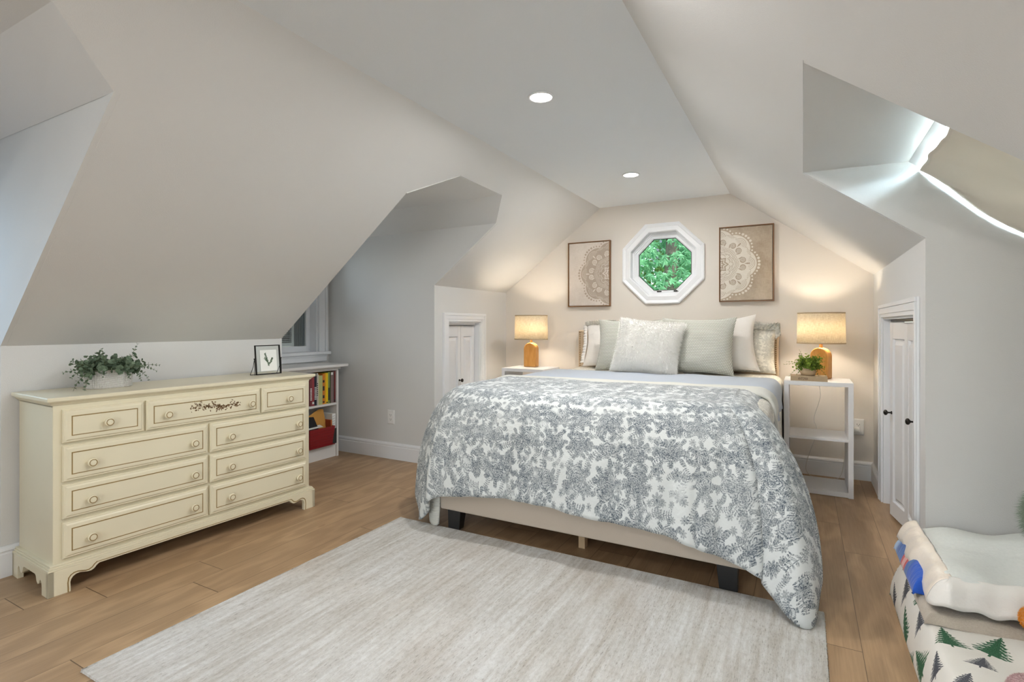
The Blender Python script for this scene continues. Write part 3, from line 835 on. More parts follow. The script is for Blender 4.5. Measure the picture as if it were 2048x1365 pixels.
# plinth with scroll-cut bracket feet
def foot_curve(L_):
    """bottom edge from left foot to right foot"""
    half = [(.0, 0), (.078, 0), (.078, .018), (.077, .040), (.080, .052), (.087, .062), (.098, .068), (.112, .069), (.126, .065), (.140, .061), (.152, .061), (.164, .067), (.172, .077), (.182, .084)]
    return half
def plinth(L_, curve, th, top=.104):
    return [(x, z) for x, z in curve] + [(L_ - x, z) for x, z in reversed(curve)] + [(L_, top), (0, top)]
cv = foot_curve(LN)
b = MB(); b.slab([(x, 0, z) for x, z in plinth(LN, cv, .02)], (0, .022, 0))
b.slab([(x, DP - .02, z) for x, z in plinth(LN, cv, .02)], (0, .018, 0))
side = [(.0, 0), (.065, 0), (.065, .030), (.068, .050), (.078, .062), (.088, .055), (.098, .040), (.110, .036), (.122, .045), (.130, .066), (.140, .072)]
for xs in (0, LN - .022):
    b.slab([(xs, y, z) for y, z in plinth(DP, side, .02)], (.022, 0, 0))
for z0, z1, e in ((.104, .112, .0), (.112, .120, .006), (.120, .127, .010)):
    b.box(e, LN - e, e, DP, z0, z1)
obj('plinth', b, M['cream'], dr, bevel=.0015)
# gold line following the scroll, and brackets on the toes
b = MB()
def line_on(b, pts, y, wd=.0025, dy=-.0006):
    for (x0, z0), (x1, z1) in zip(pts[:-1], pts[1:]):
        d = Vector((x1 - x0, 0, z1 - z0)); l = d.length
        if l < 1e-6: continue
        d /= l; nn = Vector((-d.z, 0, d.x)) * wd / 2; a = Vector((x0, y, z0)) - d * wd * .3; c = Vector((x1, y, z1)) + d * wd * .3
        b.slab([a + nn, a - nn, c - nn, c + nn], (0, dy, 0))
lc = [(x - .009, z + .008) for x, z in cv[1:]]; lc[0] = (.069, .001); lc[1] = (.069, .018); lc[2] = (.068, .040)
line_on(b, lc, 0, .0045); line_on(b, [(LN - x, z) for x, z in lc], 0, .0045); line_on(b, [(lc[-1][0], .0915), (LN - lc[-1][0], .0915)], 0, .003)
g_ = obj('gold_line', b, M['gold'], dr); g_['label'] = 'worn gold painted line along the scroll-cut base'
def drawer(x0, x1, z0, z1, deco=False):
    w_, h_ = x1 - x0, z1 - z0
    b = MB()
    y0 = .022
    b.rings(w_, h_, [(0, y0), (0, y0 - .012), (.004, y0 - .0165), (.008, y0 - .0165), (.014, y0 - .021), (.022, y0 - .0215), (.024, y0 - .0215)], x0, z0)
    # gold inlay line
    i = .028; t_ = .0042; yy = y0 - .0215
    for a in ((x0 + i, x1 - i, z0 + i, z0 + i + t_), (x0 + i, x1 - i, z1 - i - t_, z1 - i), (x0 + i, x0 + i + t_, z0 + i, z1 - i), (x1 - i - t_, x1 - i, z0 + i, z1 - i)):
        b.box(a[0], a[1], yy - .0007, yy + .002, a[2], a[3], 1)
    if deco:
        rnd = random.Random(11); cx0 = x0 + .20; L_ = .255; zc = (z0 + z1) / 2 + .004
        spine = lambda t: (cx0 + L_ * t, zc + .009 * math.sin(t * 7) + .004 * math.sin(t * 17))
        line_on(b, [], 0)
        pts = [spine(k / 24) for k in range(25)]
        nb = len(b.f); line_on(b, pts, yy, .0016); 
        for q in range(nb, len(b.m)): b.m[q] = 2
        for k in range(170):
            t = rnd.random(); px, pz = spine(t); wob = .012 * (.35 + .65 * abs(math.sin(t * PI * 2.6 + .5)))
            px += rnd.gauss(0, .004); pz += rnd.gauss(0, wob * 1.1); a = rnd.uniform(0, 2 * PI); s_ = rnd.uniform(.0035, .0078); wd = s_ * rnd.uniform(.3, .6)
            dx, dz = math.cos(a), math.sin(a)
            poly = [(px - dx * s_, yy, pz - dz * s_), (px - dz * wd, yy, pz + dx * wd), (px + dx * s_, yy, pz + dz * s_), (px + dz * wd, yy, pz - dx * wd)]
            b.slab(poly, (0, -.0006, 0), 2)
    return obj('drawer', b, [M['cream'], M['gold'], M['brownpaint']], dr)
KN = MB().lathe([(.0001, .004), (.011, .004), (.010, 0), (.0085, -.006), (.010, -.009), (.0165, -.013), (.0195, -.018), (.0190, -.022), (.0165, -.0255), (.0150, -.026), (.0001, -.0265)], axis='y', n=28)
RG = MB().lathe([(.0155, -.0245), (.0150, -.0270), (.0124, -.0274), (.0120, -.0255)], axis='y', n=32, closed=True)
def add_knobs(d, pts):
    for (x, z) in pts:
        k = obj('drawer_knob', KN, M['cream'], d, smooth=True); k.location = (x, 0, z)
        MBr = RG
        k2 = obj('gold_ring', MBr, M['gold'], d, smooth=True); k2.location = (x, 0, z)
R1 = (.636, .778)
for (x0, x1, z0, z1, kn, dc) in [(.053, .362, *R1, [(.213, .705)], False), (.373, .957, *R1, [(.460, .702), (.893, .700)], True), (.967, 1.266, *R1, [(1.135, .700)], False)]:
    add_knobs(drawer(x0, x1, z0, z1, dc), kn)
for (z0, z1) in ((.470, .622), (.312, .457), (.143, .297)):
    zc = (z0 + z1) / 2
    add_knobs(drawer(.053, .662, z0, z1), [(.150, zc - .008), (.585, zc - .008)])
    add_knobs(drawer(.674, 1.266, z0, z1), [(.777, zc - .008), (1.199, zc - .008)])

# =================================================================== EUCALYPTUS PLANTER ON THE DRESSER
def leafshape(b, c, dirv, nrm, L_, W_, mi=0, bend=.2):
    """an oval leaf with a fold; c = base"""
    d = dirv.normalized(); s_ = d.cross(nrm)
    if s_.length < 1e-5: s_ = d.orthogonal()
    s_.normalize(); n_ = s_.cross(d)
    pr = [(0, 0), (.18, .60), (.45, 1.0), (.75, .82), (1.0, .0)]
    vs = [c]
    for t, wd in pr[1:-1]:
        p = c + d * L_ * t - n_ * bend * L_ * t * t
        vs += [p - s_ * W_ * .5 * wd + n_ * W_ * .10, p + n_ * 0, p + s_ * W_ * .5 * wd + n_ * W_ * .10]
    vs.append(c + d * L_ - n_ * bend * L_)
    fs = [(0, 2, 1), (0, 3, 2), (1, 2, 5, 4), (2, 3, 6, 5), (4, 5, 8, 7), (5, 6, 9, 8), (7, 8, 10), (8, 9, 10)]
    b.add(vs, fs, mi)
def sprig(b, base, d0, length, droop, n, leaf0, rnd, round_=.95, tipberry=True):
    d = d0.normalized(); p = Vector(base); step = length / n; pts = [p.copy()]
    for k in range(n):
        d = (d + Vector((0, 0, -droop / n)) + Vector((rnd.gauss(0, .05), rnd.gauss(0, .05), rnd.gauss(0, .04)))).normalized()
        p = p + d * step; pts.append(p.copy())
        f = 1 - (k / n) * .72
        a = rnd.uniform(0, 2 * PI) if k == 0 else a + PI / 2 + rnd.gauss(0, .25)
        for s_ in (0, PI):
            o_ = d.orthogonal().normalized(); o2 = d.cross(o_)
            r_ = o_ * math.cos(a + s_) + o2 * math.sin(a + s_)
            ld = (r_ * .85 + d * .55 + Vector((0, 0, .1)))
            leafshape(b, p, ld, (d + Vector((rnd.gauss(0, .3), rnd.gauss(0, .3), rnd.gauss(0, .3)))), leaf0 * f, leaf0 * f * round_, 0, rnd.uniform(-.1, .25))
    b.tube(pts, [.0016 * (1 - .6 * k / n) for k in range(n + 1)], 5, 1)
PZ = .8325
pl = thing('eucalyptus_planter', 'grey green eucalyptus in an oval ribbed white pot on the cream dresser', 'potted plant', (-2.995, 1.335, PZ), math.radians(-2.6))
def pot_oval(th, z, off=0):
    a, c_ = .096 + off, .060 + off; st = a - c_
    x = c_ * math.cos(th); y = c_ * math.sin(th) + (st if math.sin(th) > 0 else -st)
    return x, y
def rib(i, n):
    th = 2 * PI * i / n
    return th
b = MB(); nth = 160; vs = []; levels = [(0, -.004), (.004, 0), (.083, .001), (.088, .001), (.088, -.008), (.030, -.008)]
for z, off in levels:
    for i in range(nth):
        th = 2 * PI * i / nth
        # ribs and beaded rows
        e = (.0016 if (i // 2) % 2 else -.0008) if .002 < z < .087 and off > -.005 else 0
        x, y = pot_oval(th, z, off + e); vs.append((x, y, z))
k = len(levels)
fs = [(i * nth + j, i * nth + (j + 1) % nth, (i + 1) * nth + (j + 1) % nth, (i + 1) * nth + j) for i in range(k - 1) for j in range(nth)] + [list(range(nth)), list(range((k - 1) * nth, k * nth))]
b.add(vs, fs)
mw, ntw, bw = newmat('whitewashed_woven_pot'); x_, y_, z_ = sepxyz(ntw, coords(ntw))
tt = (z_ * 1250.0).sin() * .5 + .5; ny_ = noise(ntw, combine(ntw, x_ * 3, y_ * 3, z_), 90, 3)
ntw.links.new(mixc(ntw, (tt * .5 + ny_ * .6).step(.2, .9), lin(168, 162, 156), lin(226, 224, 220)), bw.inputs['Base Color']); bw.inputs['Roughness'].default_value = .8
bump(ntw, bw, tt + ny_ * .4, .0012)
obj('pot', b, mw, pl)
obj('soil', MB().slab([(*pot_oval(2 * PI * i / 40, 0, -.009), .068) for i in range(40)], (0, 0, .004)), M['soil'], pl)
rnd = random.Random(3); b = MB()
for k in range(78):
    yy = rnd.uniform(-.07, .07); xx = rnd.uniform(-.03, .035)
    side_ = yy / .07
    az = rnd.uniform(0, 2 * PI); el = rnd.uniform(.22, 1.3)
    d = Vector((math.cos(az) * math.cos(el) * .8 + .10, math.sin(az) * math.cos(el) * .9 + side_ * .6, math.sin(el) * .7 + .05))
    sprig(b, (xx, yy, .082), d, rnd.uniform(.06, .105), rnd.uniform(.1, .7), rnd.randint(3, 5), rnd.uniform(.031, .042), rnd, 1.05)
for (yy, dy, dz, ln, dr_) in ((-.07, -1, .55, .125, 1.3), (-.07, -1, .1, .13, 1.9), (-.06, -.8, .75, .12, .8), (-.065, -1, .35, .14, .5), (-.03, -.25, 1.3, .11, .2), (.05, .45, 1.3, .135, .1), (.07, 1, .5, .13, .6),
                              (.07, 1, .3, .12, 1.9), (.07, 1, .75, .12, 1.2), (.06, .5, .1, .09, 2.2), (-.01, -.1, .25, .085, 2.9), (.04, .1, .25, .08, 2.9), (-.07, -.6, .15, .13, 2.8)):
    sprig(b, (rnd.uniform(.01, .045), yy, .086), Vector((rnd.uniform(.1, .5), dy, dz)), ln, dr_, 8, .024, rnd, .8)
obj('foliage', b, [M['euca'], M['stem']], pl, smooth=True, recalc=False)

# =================================================================== GLASS PHOTO FRAME ON THE DRESSER
pf = thing('photo_frame', 'small black metal frame with a pressed fern, standing on the dresser', 'picture frame', (-2.878, 2.14, PZ + .003), math.radians(-2 - 3))
W2 = .082; Hh = .180
tl = math.radians(6); fr = bpy.data.objects.new('x', None)
def tilt(p): return (p[0] * math.cos(tl) - p[2] * math.sin(tl), p[1], p[2] * math.cos(tl) + p[0] * math.sin(tl))
def tb(bx_): 
    q = MB(); q.box(*bx_); return [tilt(v) for v in q.v], q.f
b = MB()
for bb in ((-.005, .005, -W2, -W2 + .0055, 0, Hh), (-.005, .005, W2 - .0055, W2, 0, Hh), (-.005, .005, -W2, W2, 0, .006), (-.005, .005, -W2, W2, Hh - .0055, Hh)):
    v, f = tb(bb); b.add(v, f)
obj('frame', b, M['blackmetal'], pf)
b = MB(); v, f = tb((-.0012, .0012, -W2 + .005, W2 - .005, .005, Hh - .005)); b.add(v, f)
obj('glass', b, M['glass'], pf)
b = MB(); v, f = tb((-.0022, .0022, -.052, .056, .022, .150)); b.add(v, f); 
obj('card', b, M['paper'], pf)
b = MB(); rnd = random.Random(9)
def leaf2(b, y, z, a, s_, x=.0028):
    d = (math.cos(a), math.sin(a)); w_ = s_ * .30
    pts = [(y, z), (y + d[0] * s_ * .5 - d[1] * w_, z + d[1] * s_ * .5 + d[0] * w_), (y + d[0] * s_, z + d[1] * s_), (y + d[0] * s_ * .5 + d[1] * w_, z + d[1] * s_ * .5 - d[0] * w_)]
    b.slab([tilt((x, p[0], p[1])) for p in pts], (.0006, 0, 0))
for (y0, z0, y1, z1, n) in ((.004, .048, -.018, .128, 15), (.004, .060, .028, .098, 8), (.0, .075, -.022, .098, 5)):
    for k in range(n):
        t = (k + 1) / n; y = y0 + (y1 - y0) * t; z = z0 + (z1 - z0) * t; a0 = math.atan2(z1 - z0, y1 - y0)
        for s_ in (-1, 1): leaf2(b, y, z, a0 + s_ * rnd.uniform(.7, 1.1), rnd.uniform(.006, .010))
    b.slab([tilt((.0028, y0 - .0005, z0)), tilt((.0028, y0 + .0005, z0)), tilt((.0028, y1 + .0005, z1)), tilt((.0028, y1 - .0005, z1))], (.0004, 0, 0))
obj('pressed_leaf', b, M['mat'], pf)
b = MB()
for s_ in (-1, 1):
    y = s_ * (W2 + .005); p1 = tilt((0, y, .098))
    b.tube([(p1[0], s_ * (W2 - .002), p1[2]), (p1[0], y + s_ * .003, p1[2])], .0035, 8)
    b.tube([(p1[0], y, p1[2]), (p1[0] - .012, y, .05), (-.055, y, -.001)], .0018, 6); b.tube([(p1[0], y, p1[2]), (p1[0] + .004, y, .05), (-.005, y, -.001)], .0018, 6)
b.tube([(-.055, -W2 - .005, -.001), (-.055, W2 + .005, -.001)], .0018, 6)
obj('stand', b, M['blackmetal'], pf)

# =================================================================== BOOKCASE IN THE DORMER
BX0, BX1, BY0, BY1 = -3.80, -3.548, 2.49, 3.325
bc = thing('bookcase', 'low white bookcase with a moulded top under the dormer window', 'bookcase', (BX0, BY0, 0))
Wd, Dp = BY1 - BY0, BX1 - BX0
obj('side_panel', MB().box(0, Dp, 0, .02, 0, .745), M['nsL'], bc); obj('side_panel', MB().box(0, Dp, Wd - .02, Wd, 0, .745), M['nsL'], bc)
obj('back_panel', MB().box(0, .008, .02, Wd - .02, .02, .745), M['nsL'], bc)
obj('shelf', MB().box(.008, Dp - .004, .02, Wd - .02, .448, .466), M['nsL'], bc); obj('shelf', MB().box(.008, Dp - .006, .02, Wd - .02, .098, .116), M['nsL'], bc)
obj('kick_board', MB().box(Dp - .03, Dp - .014, .02, Wd - .02, 0, .098), M['nsL'], bc)
b = MB().box(0, Dp, 0, Wd, .745, .757).box(0, Dp + .012, -.012, Wd + .02, .757, .775).box(-.012, Dp + .045, -.02, Wd + .075, .775, .800)
obj('bookcase_top', b, M['nsL'], bc, bevel=.006)
def book(y0, wd, hh, dep, col, label, lean=0, stripes=(), z=.4665, x1=BX1 - .012):
    t = thing('book', label, 'book', (x1 - dep, y0, z), 0, 'books standing on the upper shelf')
    mt = simple('book_cover', col, .5, .08, 60)
    b = MB().box(0, dep, 0, .002, 0, hh).box(0, dep, wd - .002, wd, 0, hh).box(dep - .003, dep, 0, wd, 0, hh)
    for (z0, z1, mi) in stripes: b.box(dep - .001, dep + .0006, .0015, wd - .0015, z0 * hh, z1 * hh, mi)
    obj('cover', b, [mt, M['paper'], simple('spine_ink', lin(40, 36, 40), .6)], t)
    obj('pages', MB().box(.004, dep - .004, .002, wd - .002, .004, hh - .004), M['paper'], t)
    t.rotation_euler = (lean, 0, 0)
    return t
st1 = ((.78, .80, 1), (.84, .86, 1)); lett = tuple((.2 + .05 * k, .225 + .05 * k, 1) for k in range(9)); dk = tuple((.3 + .06 * k, .33 + .06 * k, 2) for k in range(7))
bk = [(.020, .235, lin(120, 52, 56), 'maroon book with speckled spine, leftmost seen past the dresser', lett), (.022, .24, lin(150, 60, 66), 'dusty red book with small white lettering at its foot', ((.06, .14, 1),)),
      (.024, .245, lin(34, 36, 52), 'dark navy book with white lettering down its spine', lett), (.014, .268, lin(190, 186, 176), 'thin pale grey book beside the navy one', dk),
      (.008, .255, lin(214, 204, 170), 'very thin ivory booklet', ()), (.036, .245, lin(184, 190, 128), 'wide pale green softcover, lower than its neighbours', ()),
      (.022, .255, lin(206, 120, 40), 'orange book with a red patterned spine', ((.2, .3, 2), (.45, .6, 2), (.72, .8, 2), (.05, .1, 2))), (.014, .262, lin(226, 164, 30), 'amber yellow book beside the orange one', ()),
      (.020, .262, lin(240, 205, 20), 'bright yellow book on the upper shelf', ((.02, .06, 2),)), (.018, .268, lin(128, 146, 84), 'olive green book with a glossy spine', ((.1, .5, 2),)), (.010, .275, lin(60, 70, 40), 'thin dark green book beside the olive one', ()),
      (.026, .268, lin(134, 112, 110), 'greyish mauve book with a white top label', ((.9, .98, 1),)), (.008, .27, lin(110, 98, 96), 'thin grey-brown booklet near the shelf end', ()), (.016, .272, lin(112, 34, 34), 'dark red book, the rightmost on the upper shelf', ((.02, .1, 2),))]
tot = sum(x[0] for x in bk) + .001 * len(bk); yy = BY1 - .0215 - tot
for wd, hh, col, lab, stp in bk:
    book(yy, wd, hh, .16 + (hh * 37 % .03), col, lab, 0, stp); yy += wd + .001
# lower shelf: red folder box, black box, folders
def openbox(b, x0, x1, y0, y1, z0, z1, t_=.003, taper=0):
    b.box(x0, x1, y0, y1, z0, z0 + t_)
    b.slab([(x1 - taper, y0 + taper, z0), (x1 - taper, y1 - taper, z0), (x1, y1, z1), (x1, y0, z1)], (-t_, 0, 0)); b.slab([(x0, y0 + taper, z0), (x0, y1 - taper, z0), (x0, y1, z1), (x0, y0, z1)], (t_, 0, 0))
    b.slab([(x0, y0 + taper, z0), (x1 - taper, y0 + taper, z0), (x1, y0, z1), (x0, y0, z1)], (0, t_, 0)); b.slab([(x0, y1 - taper, z0), (x1 - taper, y1 - taper, z0), (x1, y1, z1), (x0, y1, z1)], (0, -t_, 0))
    return b
red = simple('red_ribbed_card', lin(140, 24, 28), .45, .1, 40)
b = MB(); openbox(b, -.20, 0, -.27, 0, 0, .158, .004, .016)
for k in range(6): b.box(-.0145 + k * .0024, -.0105 + k * .0024, -.255, -.016 + k * .002, .018 + k * .022, .022 + k * .022)
rb = obj('file_box', b, red); rb.location = (-3.520, 3.262, .117); tag(rb, 'red ribbed file box on the lower shelf', 'file box')
b = MB(); openbox(b, -.23, 0, -.055, 0, 0, .128, .004)
blk = obj('file_box', b, M['slot']); blk.location = (-3.545, 3.301, .1165); tag(blk, 'dark brown file box at the right end of the lower shelf', 'file box')
b = MB().slab([(0, -.26, .0), (0, -.01, .0), (0, -.01, .15), (0, -.03, .27), (0, -.075, .275), (0, -.11, .262), (0, -.26, .20)], (-.003, 0, 0))
f_ = obj('manila_folder', b, simple('manila_card', lin(206, 150, 72), .7)); f_.location = (-3.60, 3.25, .145); f_.rotation_euler = (0, math.radians(-4), 0); tag(f_, 'tan folder leaning in the red file box', 'folder')
b = MB().slab([(0, -.27, .0), (0, -.06, .0), (0, -.17, .225), (0, -.27, .235)], (-.006, 0, 0))
f_ = obj('black_folder', b, simple('black_card', lin(24, 24, 28), .6)); f_.location = (-3.575, 3.25, .145); tag(f_, 'black folder with a slanted edge standing in the red file box', 'folder')
b = MB()
for k in range(4): b.slab([(-.02 - k * .03, -.25, .150 + k * .004), (-.045 - k * .03, -.25, .156 + k * .004), (-.045 - k * .03, -.09 + k * .01, .160 + k * .003), (-.02 - k * .03, -.09 + k * .01, .154 + k * .003)], (0, 0, .002))
f_ = obj('papers', b, M['paper']); f_.location = (-3.53, 3.25, .124); tag(f_, 'white papers lying across the top of the red file box', 'paper')
b = MB().box(-.004, 0, -.006, 0, 0, .205).box(-.15, 0, -.006, 0, 0, .205)
f_ = obj('orange_booklet', MB().box(-.16, 0, -.008, 0, 0, .20), simple('orange_cover', lin(214, 120, 50), .6)); f_.location = (-3.552, 3.256, .122); tag(f_, 'thin orange booklet standing behind the dark brown file box', 'booklet')
f_ = obj('orange_booklet', MB().box(-.16, 0, -.008, 0, 0, .20), simple('rust_cover', lin(150, 60, 34), .6)); f_.location = (-3.552, 3.246 - .001, .122); tag(f_, 'thin rust brown booklet beside the orange one', 'booklet')
b = MB().box(-.17, 0, -.038, 0, 0, .25)
for k in range(9): b.slab([(.0001, -.034, .05 + k * .022), (.0001, -.006, .056 + k * .022), (.0001, -.006, .058 + k * .022), (.0001, -.034, .052 + k * .022)], (.0005, 0, 0), 1)
f_ = obj('paper_packet', b, [M['paper'], simple('grey_print', lin(120, 120, 126), .7)]); f_.location = (-3.553, 3.297, .122); tag(f_, 'white printed packet standing in the dark brown file box', 'packet')

# =================================================================== OUTLETS
def outlet(name, loc, rz, label, plug=False):
    t = thing(name, label, 'outlet', loc, rz)
    obj('cover_plate', MB().rings(.072, .118, [(0, 0), (0, -.004), (.004, -.0065)], -.036, -.059), M['plastic'], t)
    obj('receptacle', MB().box(-.0165, .0165, -.009, -.006, -.033, .033), M['plastic'], t, bevel=.001)
    b = MB()
    for zc in (.018, -.018):
        b.box(-.0085, -.006, -.0096, -.008, zc - .004, zc + .006).box(.006, .0085, -.0096, -.008, zc - .004, zc + .005).lathe([(.0001, -.0096), (.0025, -.0096), (.0025, -.008), (.0001, -.008)], (0, 0, zc - .009), 10, axis='y')
    s_ = obj('slots', b, M['slot'], t); s_['label'] = 'dark plug slots'
    return t
outlet('wall_outlet', (-3.075, 3.467, .355), 0, 'white wall outlet low on the grey side wall of the bookcase recess')
outlet('wall_outlet', (.356, 4.649, .388), 0, 'white wall outlet behind the right nightstand, with a plug in it')

# =================================================================== NIGHTSTANDS
def nightstand(w_, d_, h_, label, loc, mat, upper=False):
    t = thing('nightstand', label, 'nightstand', loc, 0, 'open white nightstands either side of the bed')
    p = .030
    obj('side_panel', MB().box(0, p, 0, d_, 0, h_ - .028), mat, t, bevel=.0012); obj('side_panel', MB().box(w_ - p, w_, 0, d_, 0, h_ - .028), mat, t, bevel=.0012)
    obj('top', MB().box(0, w_, 0, d_, h_ - .028, h_), mat, t, bevel=.0015)
    obj('shelf', MB().box(p, w_ - p, .003, d_ - .003, .366, .382), mat, t, bevel=.001)
    obj('shelf', MB().box(p, w_ - p, .003, d_ - .003, 0.003, .034), mat, t, bevel=.001)
    return t
NS = nightstand(.405, .345, .757, 'open white nightstand with two lower shelves, right of the bed', (-.115, 4.105, 0), M['white'])
nl_ = dup(NS, (-2.345, 4.085, 0), 0, 'open white nightstand in the left corner, mostly hidden behind the bed')

# =================================================================== TABLE LAMPS
def make_lamp():
    t = thing('table_lamp', 'x', 'table lamp', (0, 0, 0), 0, 'wooden bedside lamps with linen shades')
    b = MB(); R_ = .061; hh = .220; poly = [(-R_, 0), (R_, 0), (R_, hh - R_)] + [(R_ * math.cos(a), hh - R_ + R_ * math.sin(a)) for a in [PI * k / 18 for k in range(1, 18)]] + [(-R_, hh - R_)]
    b.slab([(x, -.036, z) for x, z in poly], (0, .072, 0))
    obj('lamp_base', b, M['lampwood'], t, bevel=.009, seg=4)
    obj('stem', MB().lathe([(.0001, .218), (.012, .218), (.012, .255), (.008, .262), (.008, .30), (.0001, .30)], n=20), M['lampwood'], t, smooth=False)
    z0, z1 = .248, .470; rb_, rt_ = .152, .148
    b = MB().lathe([(rb_, z0 + .008), (rt_, z1 - .008), (rt_ - .0015, z1 - .008), (rb_ - .0015, z0 + .008)], n=72, closed=True)
    obj('lamp_shade', b, M['shade'], t, smooth=True)
    b = MB().lathe([(rb_ + .0012, z0), (rb_ + .0010, z0 + .009), (rb_ - .003, z0 + .009), (rb_ - .003, z0)], n=72, closed=True)
    s_ = obj('shade_binding', b, M['shadetrim'], t, smooth=True); s_['label'] = 'tan edging band at the foot of the shade'
    b = MB().lathe([(rt_ + .0010, z1 - .009), (rt_ + .0012, z1), (rt_ - .003, z1), (rt_ - .003, z1 - .009)], n=72, closed=True)
    s_ = obj('shade_binding', b, M['shadetrim'], t, smooth=True); s_['label'] = 'tan edging band at the top of the shade'
    b = MB()
    for k in range(3):
        a = 2 * PI * k / 3; b.tube([(0.012 * math.cos(a), .012 * math.sin(a), .30), (rt_ * .98 * math.cos(a), rt_ * .98 * math.sin(a), z1 - .012)], .0015, 6)
    obj('shade_spider', b, M['brass'], t)
    b = MB().lathe([(.0001, .285), (.012, .29), (.014, .31), (.028, .345), (.030, .36), (.022, .385), (.0001, .392)], n=24)
    obj('bulb', b, emit('lit_bulb', (1, .80, .55), 30), t, smooth=True)
    l = bpy.data.lights.new('lamp_light', 'POINT'); l.energy = 14.0; l.color = (1, .89, .74); l.shadow_soft_size = .034
    lo = bpy.data.objects.new('lamp_light', l); C.objects.link(lo); lo.parent = t; lo.location = (0, 0, .352)
    return t
lp_ = make_lamp(); lp_.location = (.112, 4.372, .7575); lp_.rotation_euler = (0, 0, math.radians(-24)); lp_['label'] = 'lit table lamp with an arched wooden base on the right nightstand'
dup(lp_, (-2.170, 4.320, .7575), math.radians(2), 'lit table lamp with an arched wooden base on the left nightstand')

# lamp cord and plug
b = MB()
pts = [(.10, 4.42, .759), (.10, 4.456, .762), (.10, 4.470, .72), (.112, 4.475, .63), (.098, 4.475, .56), (.075, 4.48, .48), (.072, 4.48, .43), (.088, 4.48, .38), (.075, 4.48, .30), (.05, 4.49, .22), (.028, 4.50, .14), (.020, 4.52, .06), (.06, 4.53, .012), (.15, 4.54, .006), (.22, 4.56, .010), (.25, 4.58, .05), (.265, 4.60, .14), (.285, 4.61, .24), (.315, 4.612, .31), (.330, 4.61, .352), (.338, 4.61, .372)]
def smoothpts(p, k=5):
    p = [Vector(q) for q in p]; out = []
    for i in range(len(p) - 1):
        a, b_, c_, d_ = p[max(i - 1, 0)], p[i], p[i + 1], p[min(i + 2, len(p) - 1)]
        for j in range(k):
            t = j / k; out.append(.5 * ((2 * b_) + (-a + c_) * t + (2 * a - 5 * b_ + 4 * c_ - d_) * t * t + (-a + 3 * b_ - 3 * c_ + d_) * t ** 3))
    return out + [p[-1]]
cr = obj('power_cord', MB().tube(smoothpts(pts), .0022, 7), M['cord'], smooth=True)
tag(cr, 'thin white lamp cord hanging behind the right nightstand', 'power cord')
b = MB().box(.318, .362, 4.596, 4.638, .356, .388)
obj('plug', b, M['plastic'], cr, bevel=.006)

# =================================================================== BOOK AND POTTED PLANT ON THE RIGHT NIGHTSTAND
t = thing('book', 'old beige book lying under the small potted plant', 'book', (-.075, 4.118, .7575), math.radians(.5))
b = MB().box(0, .220, 0, .002, 0, .0325).box(0, .220, 0, .15, 0, .0028).box(0, .220, 0, .15, .0297, .0325)
rnd = random.Random(4)
obj('cover', b, simple('aged_linen_cover', lin(176, 154, 124), .8, .1, 40), t, bevel=.0008)
obj('pages', MB().box(.004, .216, .002, .146, .0028, .0297), simple('yellowed_pages', lin(206, 190, 160), .85, .06, 90), t)
tx = bpy.data.curves.new('title', 'FONT'); tx.body = 'ANTONIA'; tx.size = .019; tx.align_x = 'LEFT'; tx.extrude = .0002
tt_ = bpy.data.objects.new('title', tx); C.objects.link(tt_)
dg = bpy.context.evaluated_depsgraph_get(); me = bpy.data.meshes.new_from_object(tt_.evaluated_get(dg)); bpy.data.objects.remove(tt_)
to = bpy.data.objects.new('title', me); C.objects.link(to); to.parent = t; me.materials.clear(); me.materials.append(simple('brown_ink', lin(92, 66, 48), .7))
xs_ = [v.co.x for v in me.vertices]; sx_ = .060 / max(1e-6, (max(xs_) - min(xs_)))
to.location = (.045, -.0008, .0075); to.rotation_euler = (PI / 2, 0, 0); to.scale = (sx_, 1.25, 1)
t = thing('potted_plant', 'small trailing green plant in a round clay pot on the beige book', 'potted plant', (.030, 4.205, .7905))
b = MB().lathe([(.0001, 0), (.034, 0), (.042, .004), (.049, .018), (.051, .032), (.049, .046), (.044, .060), (.042, .062), (.040, .060), (.040, .048), (.0001, .048)], n=40)
obj('pot', b, simple('weathered_clay', lin(196, 172, 140), .85, .14, 30, .001, 120), t, smooth=True)
obj('soil', MB().lathe([(.0001, .046), (.040, .046), (.040, .051), (.0001, .051)], n=24), M['soil'], t)
rnd = random.Random(8); b = MB()
for k in range(74):
    az = rnd.uniform(0, 2 * PI); el = rnd.uniform(.05, 1.35)
    sprig(b, (rnd.uniform(-.02, .025), rnd.uniform(-.02, .02), .052), Vector((math.cos(az) * math.cos(el) * 1.1 + .15, math.sin(az) * math.cos(el) * .8 - .1, math.sin(el) * .95 + .1)), rnd.uniform(.055, .105), rnd.uniform(.2, .9), rnd.randint(4, 6), rnd.uniform(.025, .035), rnd, 1.0)
for (dx, dy, dz, ln, dr_) in ((-1, 0, .5, .15, .8), (-1, -.2, .25, .14, 1.5), (-.8, -.4, .2, .12, 2.2), (-.4, 0, 1.2, .13, .3), (1, -.2, .5, .14, 1.8), (1, -.4, .3, .12, 2.4), (-.9, .2, .8, .14, .9), (.9, 0, 1.0, .11, .8), (.4, -.1, 1.1, .12, .5)):
    sprig(b, (0, -.01, .055), Vector((dx, dy, dz)), ln, dr_, 8, .019, rnd, .8)
obj('foliage', b, [M['ivy'], M['stem']], t, smooth=True, recalc=False)

